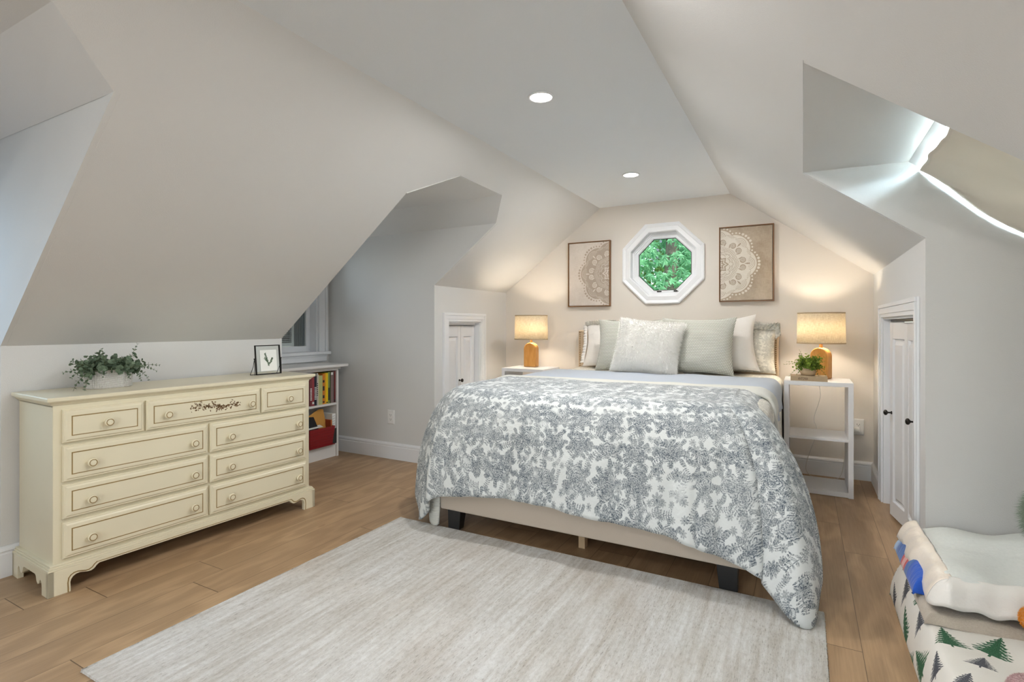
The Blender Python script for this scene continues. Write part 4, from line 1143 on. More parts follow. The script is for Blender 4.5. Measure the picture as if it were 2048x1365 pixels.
# =================================================================== WALL ART
def line2(b, pts, wd, y, mi, dy=-.0006, closed=False):
    n = len(pts)
    L2 = []
    for i in range(n):
        a = pts[(i - 1) % n] if (closed or i) else pts[0]; c_ = pts[(i + 1) % n] if (closed or i < n - 1) else pts[-1]
        tx_, tz_ = c_[0] - a[0], c_[1] - a[1]; l = math.hypot(tx_, tz_) or 1; L2.append((-tz_ / l * wd / 2, tx_ / l * wd / 2))
    vs = []
    for (x, z), (nx, nz) in zip(pts, L2): vs += [(x + nx, y, z + nz), (x - nx, y, z - nz)]
    fs = [(2 * i, 2 * i + 1, (2 * i + 3) % (2 * n), (2 * i + 2) % (2 * n)) for i in range(n if closed else n - 1)]
    b.add(vs, fs, mi)
def disc(b, x, z, r_, y, mi, n=12):
    b.add([(x + r_ * math.cos(2 * PI * k / n), y, z + r_ * math.sin(2 * PI * k / n)) for k in range(n)], [list(range(n))], mi)
def mandala(cx, cz, R_, y):
    """printed half-circle lace ornament; returns MB: material 0 = light, 1 = dark; y decreases with each layer"""
    b = MB(); N = 16
    P = lambda r_, a: (cx + r_ * R_ * math.cos(a), cz + r_ * R_ * math.sin(a))
    def poly(pts, yy, mi): b.add([(x, yy, z) for x, z in pts], [list(range(len(pts)))], mi)
    # lace ground, scalloped
    y1, y2, y3 = y, y - .0003, y - .0006
    n = 192
    outer = []
    for k in range(n):
        a = 2 * PI * k / n; s_ = abs(math.cos(a * N / 4)); outer.append(P(.82 + .10 * s_ ** .8, a))
    ctr = b.add([(cx, y1, cz)] + [(x, y1, z) for x, z in outer], [(0, 1 + k, 1 + (k + 1) % n) for k in range(n)], 0)
    for k in range(N * 2 + 8):           # dots round the rim
        pass
    for k in range(72):
        a = 2 * PI * (k + .5) / 72; s_ = abs(math.cos(a * N / 4)); x, z = P(.875 + .105 * s_ ** .8, a); disc(b, x, z, .0072 * R_ / .25 * (1.15 if s_ > .7 else .8), y1, 0)
    # petals in the outer band: nested arcs
    for k in range(8):
        a0 = 2 * PI * k / 8
        for j, (rr, wd) in enumerate(((.175, .010), (.135, .008), (.098, .008), (.062, .006))):
            pts = []
            for q in range(21):
                g = -1.35 + 2.7 * q / 20
                ux, uz = P(.70, a0); lx = rr * R_ * math.cos(g) * 1.0; lz = rr * R_ * math.sin(g) * .95
                pts.append((ux + lx * math.cos(a0) - lz * math.sin(a0), uz + lx * math.sin(a0) + lz * math.cos(a0)))
            line2(b, pts, wd * R_, y2, 1)
        px_, pz_ = P(.72, a0); ca, sa = math.cos(a0), math.sin(a0)
        poly([(px_ + ca * u * R_ - sa * v * R_, pz_ + sa * u * R_ + ca * v * R_) for u, v in ((-.10, 0), (-.02, .022), (.03, .016), (.045, 0), (.03, -.016), (-.02, -.022))], y2, 1)
        a1 = a0 + PI / 8
        for j in range(3):
            pts = []
            for q in range(13):
                g = -1.2 + 2.4 * q / 12; rr = (.085 - .027 * j); ux, uz = P(.74, a1)
                lx = rr * R_ * math.cos(g); lz = rr * R_ * math.sin(g)
                pts.append((ux + lx * math.cos(a1) - lz * math.sin(a1), uz + lx * math.sin(a1) + lz * math.cos(a1)))
            line2(b, pts, .007 * R_, y2, 1)
        for dd in (-.20, -.14, .14, .20):
            x, z = P(.80, a1 + dd * .8); disc(b, x, z, .010 * R_, y2, 1)
    # spirals
    for k in range(16):
        a0 = 2 * PI * (k + .5) / 16; sg = 1 if k % 2 else -1; ux, uz = P(.595, a0 + sg * .035)
        x, z = ux, uz; disc(b, x, z, .076 * R_, y2, 1, 24)
        pts = []
        for q in range(40):
            g = q / 39 * 4.2 * PI; rr = (.062 - .055 * q / 39) * R_; aa = a0 + PI + sg * g
            pts.append((ux + rr * math.cos(aa), uz + rr * math.sin(aa)))
        line2(b, pts, .0105 * R_, y3, 0)
        tip = P(.50, a0 - sg * .05); line2(b, [tip, P(.54, a0 - sg * .085), P(.60, a0 - sg * .10)], .022 * R_, y2, 1)
    # beaded rings
    def wring(r_, wd, mi, yy, amp=.012):
        line2(b, [P(r_ + amp * math.cos(8 * (2 * PI * k / 128)), 2 * PI * k / 128) for k in range(128)], wd * R_, yy, mi, closed=True)
    for k in range(128):
        pass
    disc_pts = [P(.49 + .012 * math.cos(8 * 2 * PI * k / 128), 2 * PI * k / 128) for k in range(128)]
    b.add([(cx, y3 - .0001, cz)] + [(x, y3 - .0001, z) for x, z in disc_pts], [(0, 1 + k, 1 + (k + 1) % 128) for k in range(128)], 0)
    y4 = y3 - .0004
    wring(.475, .008, 1, y4); wring(.395, .010, 1, y4)
    for k in range(72):
        a = 2 * PI * k / 72; m_ = .012 * math.cos(8 * a); line2(b, [P(.415 + m_, a - .018), P(.435 + m_, a + .004), P(.455 + m_, a - .006)], .014 * R_, y4, 1)
    for k in range(8):
        a0 = 2 * PI * (k + .5) / 8
        for dd in (-.22, -.11, 0, .11, .22):
            for rr in (.29, .335, .365):
                x, z = P(rr - abs(dd) * .12, a0 + dd); disc(b, x, z, .011 * R_, y4, 1, 8)
        x, z = P(.35, a0 + PI / 8); line2(b, [(x + .020 * R_ * math.cos(g), z + .020 * R_ * math.sin(g)) for g in [2 * PI * q / 12 for q in range(12)]], .008 * R_, y4, 1, closed=True)
        line2(b, [P(.36, a0 - .30), P(.30, a0 - .20), P(.27, a0), P(.30, a0 + .20), P(.36, a0 + .30)], .008 * R_, y4, 1)
    for (ro, ri, wd, mi, yy) in ((.25, .175, 0, 1, y4), (.20, .135, 0, 0, y4 - .0003), (.165, .105, 0, 1, y4 - .0006), (.105, .06, 0, 0, y4 - .0009)):
        st_ = [P(ro if k % 2 == 0 else ri, 2 * PI * k / 16) for k in range(16)]
        b.add([(cx, yy, cz)] + [(x, yy, z) for x, z in st_], [(0, 1 + k, 1 + (k + 1) % 16) for k in range(16)], mi)
    return b
def clipmb(b, x0, x1, z0, z1):
    bm = bmesh.new(); vs = [bm.verts.new(p) for p in b.v]
    for f, mi in zip(b.f, b.m):
        try: fc = bm.faces.new([vs[i] for i in f]); fc.material_index = mi
        except ValueError: pass
    for co, no in (((x0, 0, 0), (-1, 0, 0)), ((x1, 0, 0), (1, 0, 0)), ((0, 0, z0), (0, 0, -1)), ((0, 0, z1), (0, 0, 1))):
        bmesh.ops.bisect_plane(bm, geom=bm.verts[:] + bm.edges[:] + bm.faces[:], plane_co=co, plane_no=no, clear_outer=True)
    me_ = bpy.data.meshes.new('mandala_print'); bm.to_mesh(me_); bm.free(); return me_
def linen_canvas(name, c1, c2):
    m, nt, bb = newmat(name); x, y, z = sepxyz(nt, coords(nt))
    n1 = noise(nt, combine(nt, x, y, z), 5, 4, .6); n2 = noise(nt, combine(nt, x * 160, 0.0, z * 30), 1, 3, .6); n3 = noise(nt, combine(nt, x * 30, 0.0, z * 160), 1, 3, .6)
    nt.links.new(mixc(nt, (n1 * .7 + n2 * .25 + n3 * .25).step(.4, .8), c1, c2), bb.inputs['Base Color']); bb.inputs['Roughness'].default_value = .9
    return m
walnut = simple('walnut_frame', lin(122, 84, 48), .5, .25, 30)
def art(x0, x1, z0, z1, cx, bgm, light, dark, label):
    D_ = .035; y = YB - .002
    t = thing('wall_art', label, 'wall art', (x0, y, z0), 0)
    w_, h_ = x1 - x0, z1 - z0; f = .008
    b = MB().box(0, f, -D_, 0, 0, h_).box(w_ - f, w_, -D_, 0, 0, h_).box(f, w_ - f, -D_, 0, 0, f).box(f, w_ - f, -D_, 0, h_ - f, h_)
    obj('frame', b, walnut, t)
    obj('canvas', MB().box(f + .003, w_ - f - .003, -D_ + .006, -.004, f + .003, h_ - f - .003), bgm, t)
    me_ = clipmb(mandala(cx, h_ / 2 + .0, .305, -D_ + .0055), f + .003, w_ - f - .003, f + .003, h_ - f - .003)
    me_.materials.append(light); me_.materials.append(dark)
    o = bpy.data.objects.new('mandala_print', me_); C.objects.link(o); o.parent = t
L_bg = linen_canvas('pale_linen_canvas', lin(188, 176, 166), lin(214, 206, 198)); L_dk = linen_canvas('greige_print', lin(158, 144, 130), lin(176, 162, 148)); L_lt = linen_canvas('pale_print', lin(196, 186, 176), lin(214, 207, 198))
R_bg = linen_canvas('taupe_linen_canvas', lin(150, 132, 112), lin(192, 178, 160)); R_lt = linen_canvas('ivory_print', lin(206, 198, 186), lin(222, 216, 206)); R_dk = linen_canvas('taupe_print', lin(160, 144, 126), lin(176, 162, 144))
art(-1.933, -1.524, 1.307, 1.906, .409, L_bg, L_dk, L_lt, 'framed grey lace medallion print left of the octagonal window')
art(-.602, -.198, 1.327, 1.935, 0.0, R_bg, R_lt, R_dk, 'framed white lace medallion on taupe canvas, right of the octagonal window')

# =================================================================== BED
bed = thing('bed_frame', 'upholstered beige bed with a nailhead headboard and black front legs', 'bed', (-.987, 2.40, 0))
hx = .788
obj('foot_rail', MB().box(-hx, hx, 0, .05, .115, .345), M['beige'], bed, bevel=.012, seg=3)
for s_ in (-1, 1): obj('side_rail', MB().box(min(s_ * hx, s_ * (hx - .04)), max(s_ * hx, s_ * (hx - .04)), .05, 2.15, .115, .345), M['beige'], bed, bevel=.010)
for s_ in (-1, 1):
    for y0 in (.015, 2.06):
        xo = s_ * .745
        b = MB(); x0, x1 = min(xo, xo - s_ * .085), max(xo, xo - s_ * .085)
        b.slab([(x0, y0, .116), (x1, y0, .116), (x1, y0 + .05, .116), (x0, y0 + .05, .116)], (0, 0, .001))
        bt = .012
        vs = [(x0, y0, .117), (x1, y0, .117), (x1, y0 + .06, .117), (x0, y0 + .06, .117), (x0 + bt * (s_ > 0), y0 + .004, 0.0095 if y0 < 1 else 0), (x1 - bt * (s_ < 0), y0 + .004, 0.0095 if y0 < 1 else 0), (x1 - bt * (s_ < 0), y0 + .05, 0.0095 if y0 < 1 else 0), (x0 + bt * (s_ > 0), y0 + .05, 0.0095 if y0 < 1 else 0)]
        vs = [(v[0], v[1], max(v[2], 0)) for v in vs]
        b = MB(); b.add(vs, [(0, 1, 2, 3), (7, 6, 5, 4), (0, 4, 5, 1), (1, 5, 6, 2), (2, 6, 7, 3), (3, 7, 4, 0)])
        l_ = obj('leg', b, M['blackwood'], bed, bevel=.002)
for yy in (.14, 1.1):
    l_ = obj('leg', MB().box(-.019, .015, yy, yy + .04, 0, .14), M['rawwood'], bed, bevel=.001); l_['label'] = 'unpainted pine centre leg'
obj('slat_base', MB().box(-hx + .04, hx - .04, .05, 2.13, .20, .235), M['rawwood'], bed)
# headboard
hbw = .822
b = MB(); b.box(-hbw, hbw, 2.160, 2.235, .10, 1.092)
obj('headboard', b, M['oatmeal'], bed, bevel=.012, seg=3)
b = MB(); z = .30
def nail(b, x, y, z): b.lathe([(.0001, -.0035), (.0035, -.003), (.0055, -.0005), (.0055, .001), (.0001, .001)], (x, y, z), 8, axis='y')
for s_ in (-1, 1):
    z = .62
    while z < 1.07: nail(b, s_ * (hbw - .018), 2.160, z); z += .0165
x = -hbw + .018
while x < hbw - .018: nail(b, x, 2.160, 1.074); x += .0165
n_ = obj('nailhead_trim', b, M['brass'], bed, smooth=True)

mt_ = obj('mattress', MB().box(-.765, .765, .03, 2.14, .236, .66), M['mattress'], None, bevel=.05, seg=4); mt_.location = (-.987, 2.40, 0)
tag(mt_, 'white mattress on the bed frame, covered by the bedding', 'mattress')

CX = -.987
def bez(a, c, d, t): return a * (1 - t) ** 2 + c * 2 * t * (1 - t) + d * t * t
def strip(y0, y1, zt, half, hemL, hemR, ny, nt, wr=.004, seed=0, thick=0.0, puff=.0, edgewave=0, slant=0, sag=0):
    """bed layer running over the bed from side to side between y0 and y1; hem = (out, z)"""
    def fn(u, v):
        y = y0 + (y1 - y0) * v
        ed = edgewave * (math.sin(u * 17 + seed) * .6 + math.sin(u * 31 + seed * 2) * .4)
        t = u * 2 - 1; s_ = 1 if t > 0 else -1; a = abs(t); split = .62
        if a < split:
            x = CX + s_ * (half - .07) * (a / split); z = zt + puff * math.sin(PI * v) ** .6
            z += wr * mnoise.noise(Vector((x * 5, y * 4, seed))) * 1.5
            q = Vector((x, y, z))
        else:
            k = (a - split) / (1 - split); out, hz = (hemL if s_ < 0 else hemR)
            if callable(hz): hz = hz(v)
            A0 = Vector((CX + s_ * (half - .07), y, zt + puff * math.sin(PI * v) ** .6)); Cc = Vector((CX + s_ * (half + .015), y, zt + .0)); Dd = Vector((CX + s_ * (half + .01), y, zt - .12))
            if k < .35: q = bez(A0, Cc, Dd, k / .35)
            else:
                kk = (k - .35) / .65; q = Dd.lerp(Vector((CX + s_ * (half + out), y, hz)), kk)
                q.x += s_ * (.012 * math.sin(y * 16 + seed) + .006 * math.sin(y * 37 + seed)) * kk
            q.z += wr * mnoise.noise(Vector((q.x * 5, y * 4, seed))) * 1.5 * (1 - k)
        q.y += ed * (2 * v - 1) * .5 + slant * (q.x - CX) + ed * .5
        return q
    def uvf(u, v): return ((u - .5) * 3.1, y0 + (y1 - y0) * v)
    return MB().grid(fn, nt, ny, 0, uvf)
q_ = obj('floral_quilt', strip(2.72, 4.545, .757, .848, (.015, .13), (.012, .10), 60, 110, .008, 1), M['toile_soft'], None, smooth=True, solid=.014, recalc=False)
tag(q_, 'thin cream quilt with a small taupe floral print, hanging down beside the bed', 'quilt')
bl = obj('blue_blanket', strip(3.22, 4.02, .776, .852, (.030, .34), (.008, .60), 34, 110, .004, 4, edgewave=.012, slant=.02), M['bluequilt'], None, smooth=True, solid=.010, recalc=False)
tag(bl, 'pale blue ribbed cotton blanket folded across the middle of the bed', 'blanket')
wb = obj('bedspread', strip(4.0, 4.12, .768, .847, (.030, .30), (.008, .55), 8, 110, .004, 4, edgewave=.010, slant=.02), M['whitequilt'], None, smooth=True, solid=.008, recalc=False)
tag(wb, 'off-white quilted bedspread edge showing past the blue blanket, beneath the pillows', 'bedspread')
# rolled white lining edge in front of the blue blanket
rl = obj('folded_coverlet', strip(3.03, 3.30, .775, .858, (.034, .36), (.008, .57), 22, 110, .006, 9, puff=.024, edgewave=.018, slant=.02), M['whitequilt'], None, smooth=True, solid=.016, recalc=False)
tag(rl, 'off-white ribbed coverlet folded in a roll between the blue blanket and the floral comforter', 'coverlet')

# comforter: shoulder point E, hem point Hm along the perimeter (left side, foot, right side)
keys = [ # p,  E(x,y), H(x,y,z)
 (0.00, (-1.72, 3.10), (-1.99, 3.10, .20)), (0.08, (-1.72, 2.88), (-2.05, 2.86, .16)), (0.16, (-1.71, 2.66), (-2.06, 2.62, .15)),
 (0.205, (-1.69, 2.56), (-1.99, 2.48, .13)), (0.235, (-1.66, 2.52), (-1.905, 2.395, .035)), (0.262, (-1.62, 2.505), (-1.80, 2.335, .13)), (0.29, (-1.56, 2.50), (-1.71, 2.325, .215)),
 (0.36, (-1.34, 2.50), (-1.36, 2.325, .262)), (0.43, (-1.10, 2.50), (-1.10, 2.325, .266)), (0.50, (-.84, 2.50), (-.82, 2.325, .247)), (0.58, (-.60, 2.50), (-.53, 2.32, .238)), (0.635, (-.46, 2.50), (-.38, 2.32, .205)),
 (0.69, (-.37, 2.505), (-.225, 2.315, .172)), (0.725, (-.33, 2.515), (-.125, 2.30, .125)), (0.755, (-.29, 2.53), (-.055, 2.285, .030)), (0.785, (-.27, 2.55), (.005, 2.29, .018)), (0.815, (-.26, 2.57), (.050, 2.36, .13)),
 (0.85, (-.27, 2.62), (.022, 2.47, .26)), (0.885, (-.28, 2.70), (-.030, 2.59, .37)), (0.93, (-.29, 2.84), (-.100, 2.77, .48)), (1.00, (-.30, 3.10), (-.150, 3.06, .60))]
def keyat(p):
    for i in range(len(keys) - 1):
        if p <= keys[i + 1][0]: break
    def g(j): j = min(max(j, 0), len(keys) - 1); k = keys[j]; return (*k[1], *k[2])
    t = (p - keys[i][0]) / (keys[i + 1][0] - keys[i][0])
    a, b_, c_, d_ = g(i - 1), g(i), g(i + 1), g(i + 2)
    return [.5 * (2 * b_[q] + (c_[q] - a[q]) * t + (2 * a[q] - 5 * b_[q] + 4 * c_[q] - d_[q]) * t * t + (3 * b_[q] - a[q] - 3 * c_[q] + d_[q]) * t ** 3) for q in range(5)]
ZT = .778
def comf(u, v):
    p = u; ex, ey, hx_, hy_, hz_ = keyat(p)
    TOP = .34
    if v < TOP:
        k = v / TOP
        sx = CX + (p - .5) * .0; sy = 3.10 - .30 * math.sin(PI * p)
        x = sx + (ex - sx) * k; y = sy + (ey - sy) * k
        z = ZT + .010 * mnoise.noise(Vector((x * 3.2, y * 3.2, 2))) + .006 * math.sin(y * 9)
        if p < .03 or p > .97: pass
        return Vector((x, y, z))
    k = (v - TOP) / (1 - TOP)
    E = Vector((ex, ey, ZT)); Hm = Vector((hx_, hy_, hz_))
    h2 = Vector((hx_ - ex, hy_ - ey, 0)); l = h2.length; n_ = h2.normalized()
    reach = min(.155, .55 * l + .06) * (1 - .35 * max(0, min(1, (p - .80) / .1)))
    Cp = E + n_ * reach + Vector((0, 0, .004)); 
    # cubic: leaves horizontally, then falls to the hem
    C2 = Vector((hx_, hy_, 0)) - n_ * .012; C2.z = hz_ + (ZT - hz_) * .62
    q = E * (1 - k) ** 3 + Cp * 3 * k * (1 - k) ** 2 + C2 * 3 * k * k * (1 - k) + Hm * k ** 3
    tang = Vector((-n_.y, n_.x, 0)); f = k * k * (3 - 2 * k)
    s = p * 4.6
    w_ = .010 * math.sin(s * 9.2 + 1.0 + .8 * math.sin(k * 3)) + .006 * math.sin(s * 19 + 2 + k * 2) + .004 * math.sin(s * 37 + k * 5)
    w_ += .014 * mnoise.noise(Vector((s * 4.2, k * 1.6, 7))) + .006 * mnoise.noise(Vector((s * 12, k * 3.5, 3)))
    groove = -.034 * math.exp(-((p - .738 + .012 * k) / .011) ** 2) * min(1, k * 2.2) + .020 * math.exp(-((p - .775) / .020) ** 2) * min(1, k * 1.6)
    groove += -.016 * math.exp(-((p - .258) / .010) ** 2) * min(1, k * 2)
    q = q + n_ * ((w_ + .006) * f + groove)
    q += Vector((0, 0, 1)) * (.012 * mnoise.noise(Vector((q.x * 5, q.y * 5, q.z * 5 + 9))) * (1 - abs(2 * k - 1)))
    if k > .985 and q.z < .012: q.z = .012
    return q
SP = [0.0]
for _k in range(1, 401): SP.append(SP[-1] + (comf(_k / 400, .72) - comf((_k - 1) / 400, .72)).length)
S0 = SP[200] - keyat(.5)[0]
def comfuv(u, v):
    TOP = .34
    if v < TOP:
        c = comf(u, v); return (c.x, c.y)
    k = (v - TOP) / (1 - TOP); e = keyat(u)
    L_ = (Vector((e[2], e[3], e[4])) - Vector((e[0], e[1], ZT))).length * 1.15
    q = min(1, u * 400); i = min(399, int(u * 400)); sp = SP[i] + (SP[i + 1] - SP[i]) * (u * 400 - i)
    return (sp - S0, 2.50 - L_ * k)
cf = obj('comforter', MB().grid(comf, 300, 80, 0, comfuv), M['toile'], None, smooth=True, solid=.016, recalc=False)
tag(cf, 'white comforter with a grey-blue rose toile print draped over the foot of the bed', 'comforter')
# pale lining tongues that touch the floor at the two foot corners
def tongue(name, pts, zt):
    def fn(u, v):
        x = pts[0][0] + (pts[1][0] - pts[0][0]) * u; y = pts[0][1] + (pts[1][1] - pts[0][1]) * u
        z = .011 + (zt - .011) * v; k = 1 - .25 * (1 - v) ** 2
        cx_ = (pts[0][0] + pts[1][0]) / 2; return Vector((cx_ + (x - cx_) * k, y + .012 * math.sin(u * PI) * (1 - v) - .018 * math.sin(u * PI), z + .012 * (2 * u - 1) ** 2 * (1 - v)))
    o = obj(name, MB().grid(fn, 14, 14, 0, lambda u, v: (u * .1, v * .12)), M['whitequilt'], cf, smooth=True, solid=.012, recalc=False); o['label'] = 'plain off-white lining of the turned corner'
tongue('lining', [(-1.875, 2.42), (-1.775, 2.40)], .20)
tongue('lining', [(-.055, 2.335), (-.005, 2.325)], .16)

# =================================================================== PILLOWS
def pillow_mb(w_, h_, t_, n=34, pinch=.06, seed=0, sag=.0, nexp=2.4):
    b = MB(); vs = []; uv = []
    def pt(u, v, side):
        a, c_ = 2 * u - 1, 2 * v - 1
        prof = max(0, (1 - abs(a) ** nexp)) ** .5 * max(0, (1 - abs(c_) ** nexp)) ** .5
        x = a * w_ / 2 * (1 - pinch * (1 - c_ * c_) * abs(a) ** 3 * 1.0); z = c_ * h_ / 2 * (1 - pinch * (1 - a * a) * abs(c_) ** 3)
        bul = prof * (1 + .25 * (-c_) * .8)
        y = side * t_ / 2 * bul + .012 * mnoise.noise(Vector((a * 2.2 + seed, c_ * 2.2, side * 3 + seed))) * prof
        cr = .008 * math.sin((a + c_) * 6 + seed) * (abs(a * c_)) ** 1.5
        return (x, y + cr * side, z + h_ / 2)
    for side in (-1, 1):
        b.grid(lambda u, v: pt(u, v, side), n, n, 0, lambda u, v: (u * w_, v * h_))
    return b, pt
def pillow(name, label, w_, h_, t_, loc, rz, rx, mat, seed=0, pinch=.06, nexp=2.4, ry=0):
    b, pt = pillow_mb(w_, h_, t_, seed=seed, pinch=pinch, nexp=nexp)
    o = obj(name, b, mat, None, smooth=True); o.location = loc
    o.rotation_euler = (math.radians(rx), math.radians(ry), math.radians(rz)); return tag(o, label, 'pillow'), pt
TZ = .765
pillow('pillow', 'white pillow with a grey floral hem, at the left end against the headboard', .66, .40, .15, (-1.375, 4.40, TZ + .01), 0, -15, M['linenw'], 5, .09)

def ruffle(b, path, depth, nrm, amp, n, y=0, seed=0):
    path = [Vector(p) for p in path]; tot = []; L_ = 0
    N_ = n
    for k in range(N_ + 1):
        t = k / N_ * (len(path) - 1); i = min(int(t), len(path) - 2); f = t - i; p = path[i].lerp(path[i + 1], f)
        tot.append(p)
    vs = []
    for k, p in enumerate(tot):
        o_ = nrm(p)
        for j in range(4):
            q = p + o_ * depth * j / 3; q = q + Vector((0, amp * math.sin(k * 1.9 + seed) * j / 3 + amp * .4 * math.sin(k * 4.7) * j / 3, amp * .4 * math.cos(k * 1.3) * j / 3)); vs.append(q)
    b.add(vs, [(k * 4 + j, k * 4 + j + 1, (k + 1) * 4 + j + 1, (k + 1) * 4 + j) for k in range(N_) for j in range(3)], 0, [(v.x, v.z) for v in vs])
lp0 = [o for o in C.objects if o.name.startswith('pillow')][-1]
b = MB(); b.grid(lambda u, v: Vector((-.335 + .30 * u, -.012 - .075 * math.sin(PI * min(1, u * .5 + .05)) * (1 - v) * 1.0 + .004 * math.sin(u * 60), .402 - .030 * v * (1 + .2 * math.sin(u * 20)))), 40, 5, 0, lambda u, v: (u * .35, v * .04))
o = obj('floral_hem', b, M['toile_soft'], lp0, smooth=True, solid=.004, recalc=False); o['label'] = 'grey floral hem band'
b = MB(); ruffle(b, [(-.318, -.01, .37), (-.298, -.02, .2), (-.318, -.01, .03)], .032, lambda p: Vector((-1, 0, 0)), .010, 46)
o = obj('ruffle', b, M['linenw'], lp0, smooth=True, solid=.0015, recalc=False)

sh, _ = pillow('pillow', 'ruffled cream sham with a taupe floral print at the right end of the headboard', .60, .35, .15, (-.478, 4.45, TZ + .005), 0, -10, M['toile_soft'], 8, .05)
b = MB(); rnd = random.Random(2)
for lay in range(3):
    ruffle(b, [(-.25, -.02 - .012 * lay, .325 + .008 * lay), (.10, -.03, .335), (.290, -.035, .325 + .01 * lay), (.298, -.03, .26)][:3 + (lay > 0) * 1], .052, lambda p: Vector((.75 if p.x > .2 else .05, -.35, .75 if p.z > .25 else -.1)).normalized(), .018, 120, seed=lay * 2)
obj('ruffle', b, M['toile_soft'], sh, smooth=True, solid=.0015, recalc=False)
pillow('pillow', 'plain white pillow leaning behind the right woven cushion', .56, .44, .16, (-.555, 4.33, TZ + .004), 0, -14, M['linenw'], 3, .12, ry=-5)
pillow('cushion', 'sage and white nubby woven cushion, left of the fluffy one', .55, .435, .17, (-1.225, 4.16, TZ), 2, -15, M['woven'], 1, .09)
wp, _ = pillow('cushion', 'sage and white nubby woven cushion, right of the fluffy one', .55, .445, .17, (-.71, 4.15, TZ), -3, -15, M['woven'], 2, .09)
fp, fpt = pillow('cushion', 'fluffy cream faux fur cushion at the centre front of the pillows', .50, .425, .19, (-1.065, 4.00, TZ + .006), -1, -20, M['fur'], 6, .08, ry=5)
b = MB(); rnd = random.Random(12)
for k in range(17000):
    u, v = rnd.random(), rnd.random(); side = -1 if k % 6 else 1
    if k % 7 == 0:
        e = rnd.random(); u, v = [(e, rnd.choice((0.004, .996))), (rnd.choice((0.004, .996)), e)][rnd.random() < .5]
    p = Vector(fpt(u, v, side)); p2 = Vector(fpt(min(1, u + .01), v, side)); p3 = Vector(fpt(u, min(1, v + .01), side))
    nn = (p2 - p).cross(p3 - p); nn = nn.normalized() * (1 if side > 0 else -1) if nn.length > 1e-9 else Vector((0, side, 0))
    if nn.y * side < 0: nn = -nn
    out = Vector((2 * u - 1, 0, 2 * v - 1)) * .45
    d = (nn + out * (max(abs(2 * u - 1), abs(2 * v - 1)) ** 6) * 2.2 + Vector((rnd.gauss(0, .5), rnd.gauss(0, .3), -.55 + rnd.gauss(0, .5)))).normalized()
    L_ = rnd.uniform(.012, .026); s_ = d.orthogonal().normalized() * rnd.uniform(.0008, .0016); m_ = p + d * L_ * .55 + Vector((0, 0, -.0015))
    b.add([p - s_, p + s_, m_ + s_ * .7, m_ - s_ * .7, p + d * L_ + Vector((0, 0, -.004))], [(0, 1, 2, 3), (3, 2, 4)], 0, [(u, v)] * 5)
f_ = obj('fur', b, M['fur'], fp, recalc=False); f_['kind'] = 'stuff'

# =================================================================== PILE OF BEDDING BY THE RIGHT WALL
def heap(x0, x1, y0, y1, h_, rnd_r, nx=60, ny=60, seed=0, amp=.012, edge=None, z0=0.0, base=None, uvs=1.0):
    """a folded textile with rounded sides: (u,v) grid from floor edge over the top"""
    def fn(u, v):
        a, c_ = 2 * u - 1, 2 * v - 1
        def prof(t):   # returns (pos -1..1, height 0..1)
            s_ = 1 if t > 0 else -1; t = abs(t)
            if t < .72: return s_ * t / .72 * (1 - rnd_r), 1.0
            k = (t - .72) / .28; g = k * PI * .62
            return s_ * ((1 - rnd_r) + rnd_r * math.sin(min(g, PI / 2) if g < PI / 2 else PI - g) * 1.0), max(0, (.5 + .5 * math.cos(min(1, k) * PI)))
        px, hx2 = prof(a); py, hy2 = prof(c_)
        x = (x0 + x1) / 2 + px * (x1 - x0) / 2; y = (y0 + y1) / 2 + py * (y1 - y0) / 2
        hh = h_ * min(hx2, hy2)
        if base: hh += base(x, y)
        z = z0 + hh + amp * mnoise.noise(Vector((x * 6, y * 6, seed))) * min(hx2, hy2) * 1.6
        if edge: x, y, z = edge(x, y, z, a, c_)
        return Vector((x, y, max(z, z0 + .001)))
    return MB().grid(fn, nx, ny, 0, lambda u, v: (u * (x1 - x0) * 1.25 * uvs, v * (y1 - y0) * 1.2 * uvs))
tp = obj('folded_duvet', heap(.322, 1.28, 1.66, 2.73, .165, .10, 80, 80, 2, .018), M['trees'], None, smooth=True, recalc=False, solid=.004)
tag(tp, 'folded white duvet printed with dark pine trees, lying on the floor by the right wall', 'duvet')
s1 = obj('sherpa_throw', heap(.350, 1.20, 2.175, 2.69, .038, .06, 60, 60, 4, .010, z0=.160), M['sherpa'], None, smooth=True, recalc=False, solid=.004)
tag(s1, 'beige sherpa throw folded between the tree-print duvet and the blue fleece', 'throw')
s2 = obj('blue_fleece', heap(.338, .95, 2.315, 2.745, .060, .12, 60, 60, 5, .014, z0=.194), M['blueprint'], None, smooth=True, recalc=False, solid=.004)
tag(s2, 'blue printed fleece with a red stripe sticking out under the white blanket', 'blanket')
def wedge(x, y, z, a, c_):
    f = max(0, min(1, (2.75 - y) / .55))
    z2 = z - .030 * f ** 2 + .007 * math.sin(x * 11 + 1 + y * 4) + .004 * math.sin(y * 25 + x * 9)
    if x < .50: z2 -= .035 * ((.50 - x) / .13) ** 2
    return x + .018 * f, y - .025 * math.sin((x - .37) * 3.2) * f * -1, max(z2, .205)
WX = (.372, 1.28, 2.205, 2.755)
wt = obj('white_blanket', heap(*WX, .085, .07, 100, 100, 7, .020, edge=wedge, z0=.240), M['fleece'], None, smooth=True, recalc=False, solid=.008)
tag(wt, 'white fleece blanket with a wide satin binding, topmost on the bedding pile', 'blanket')
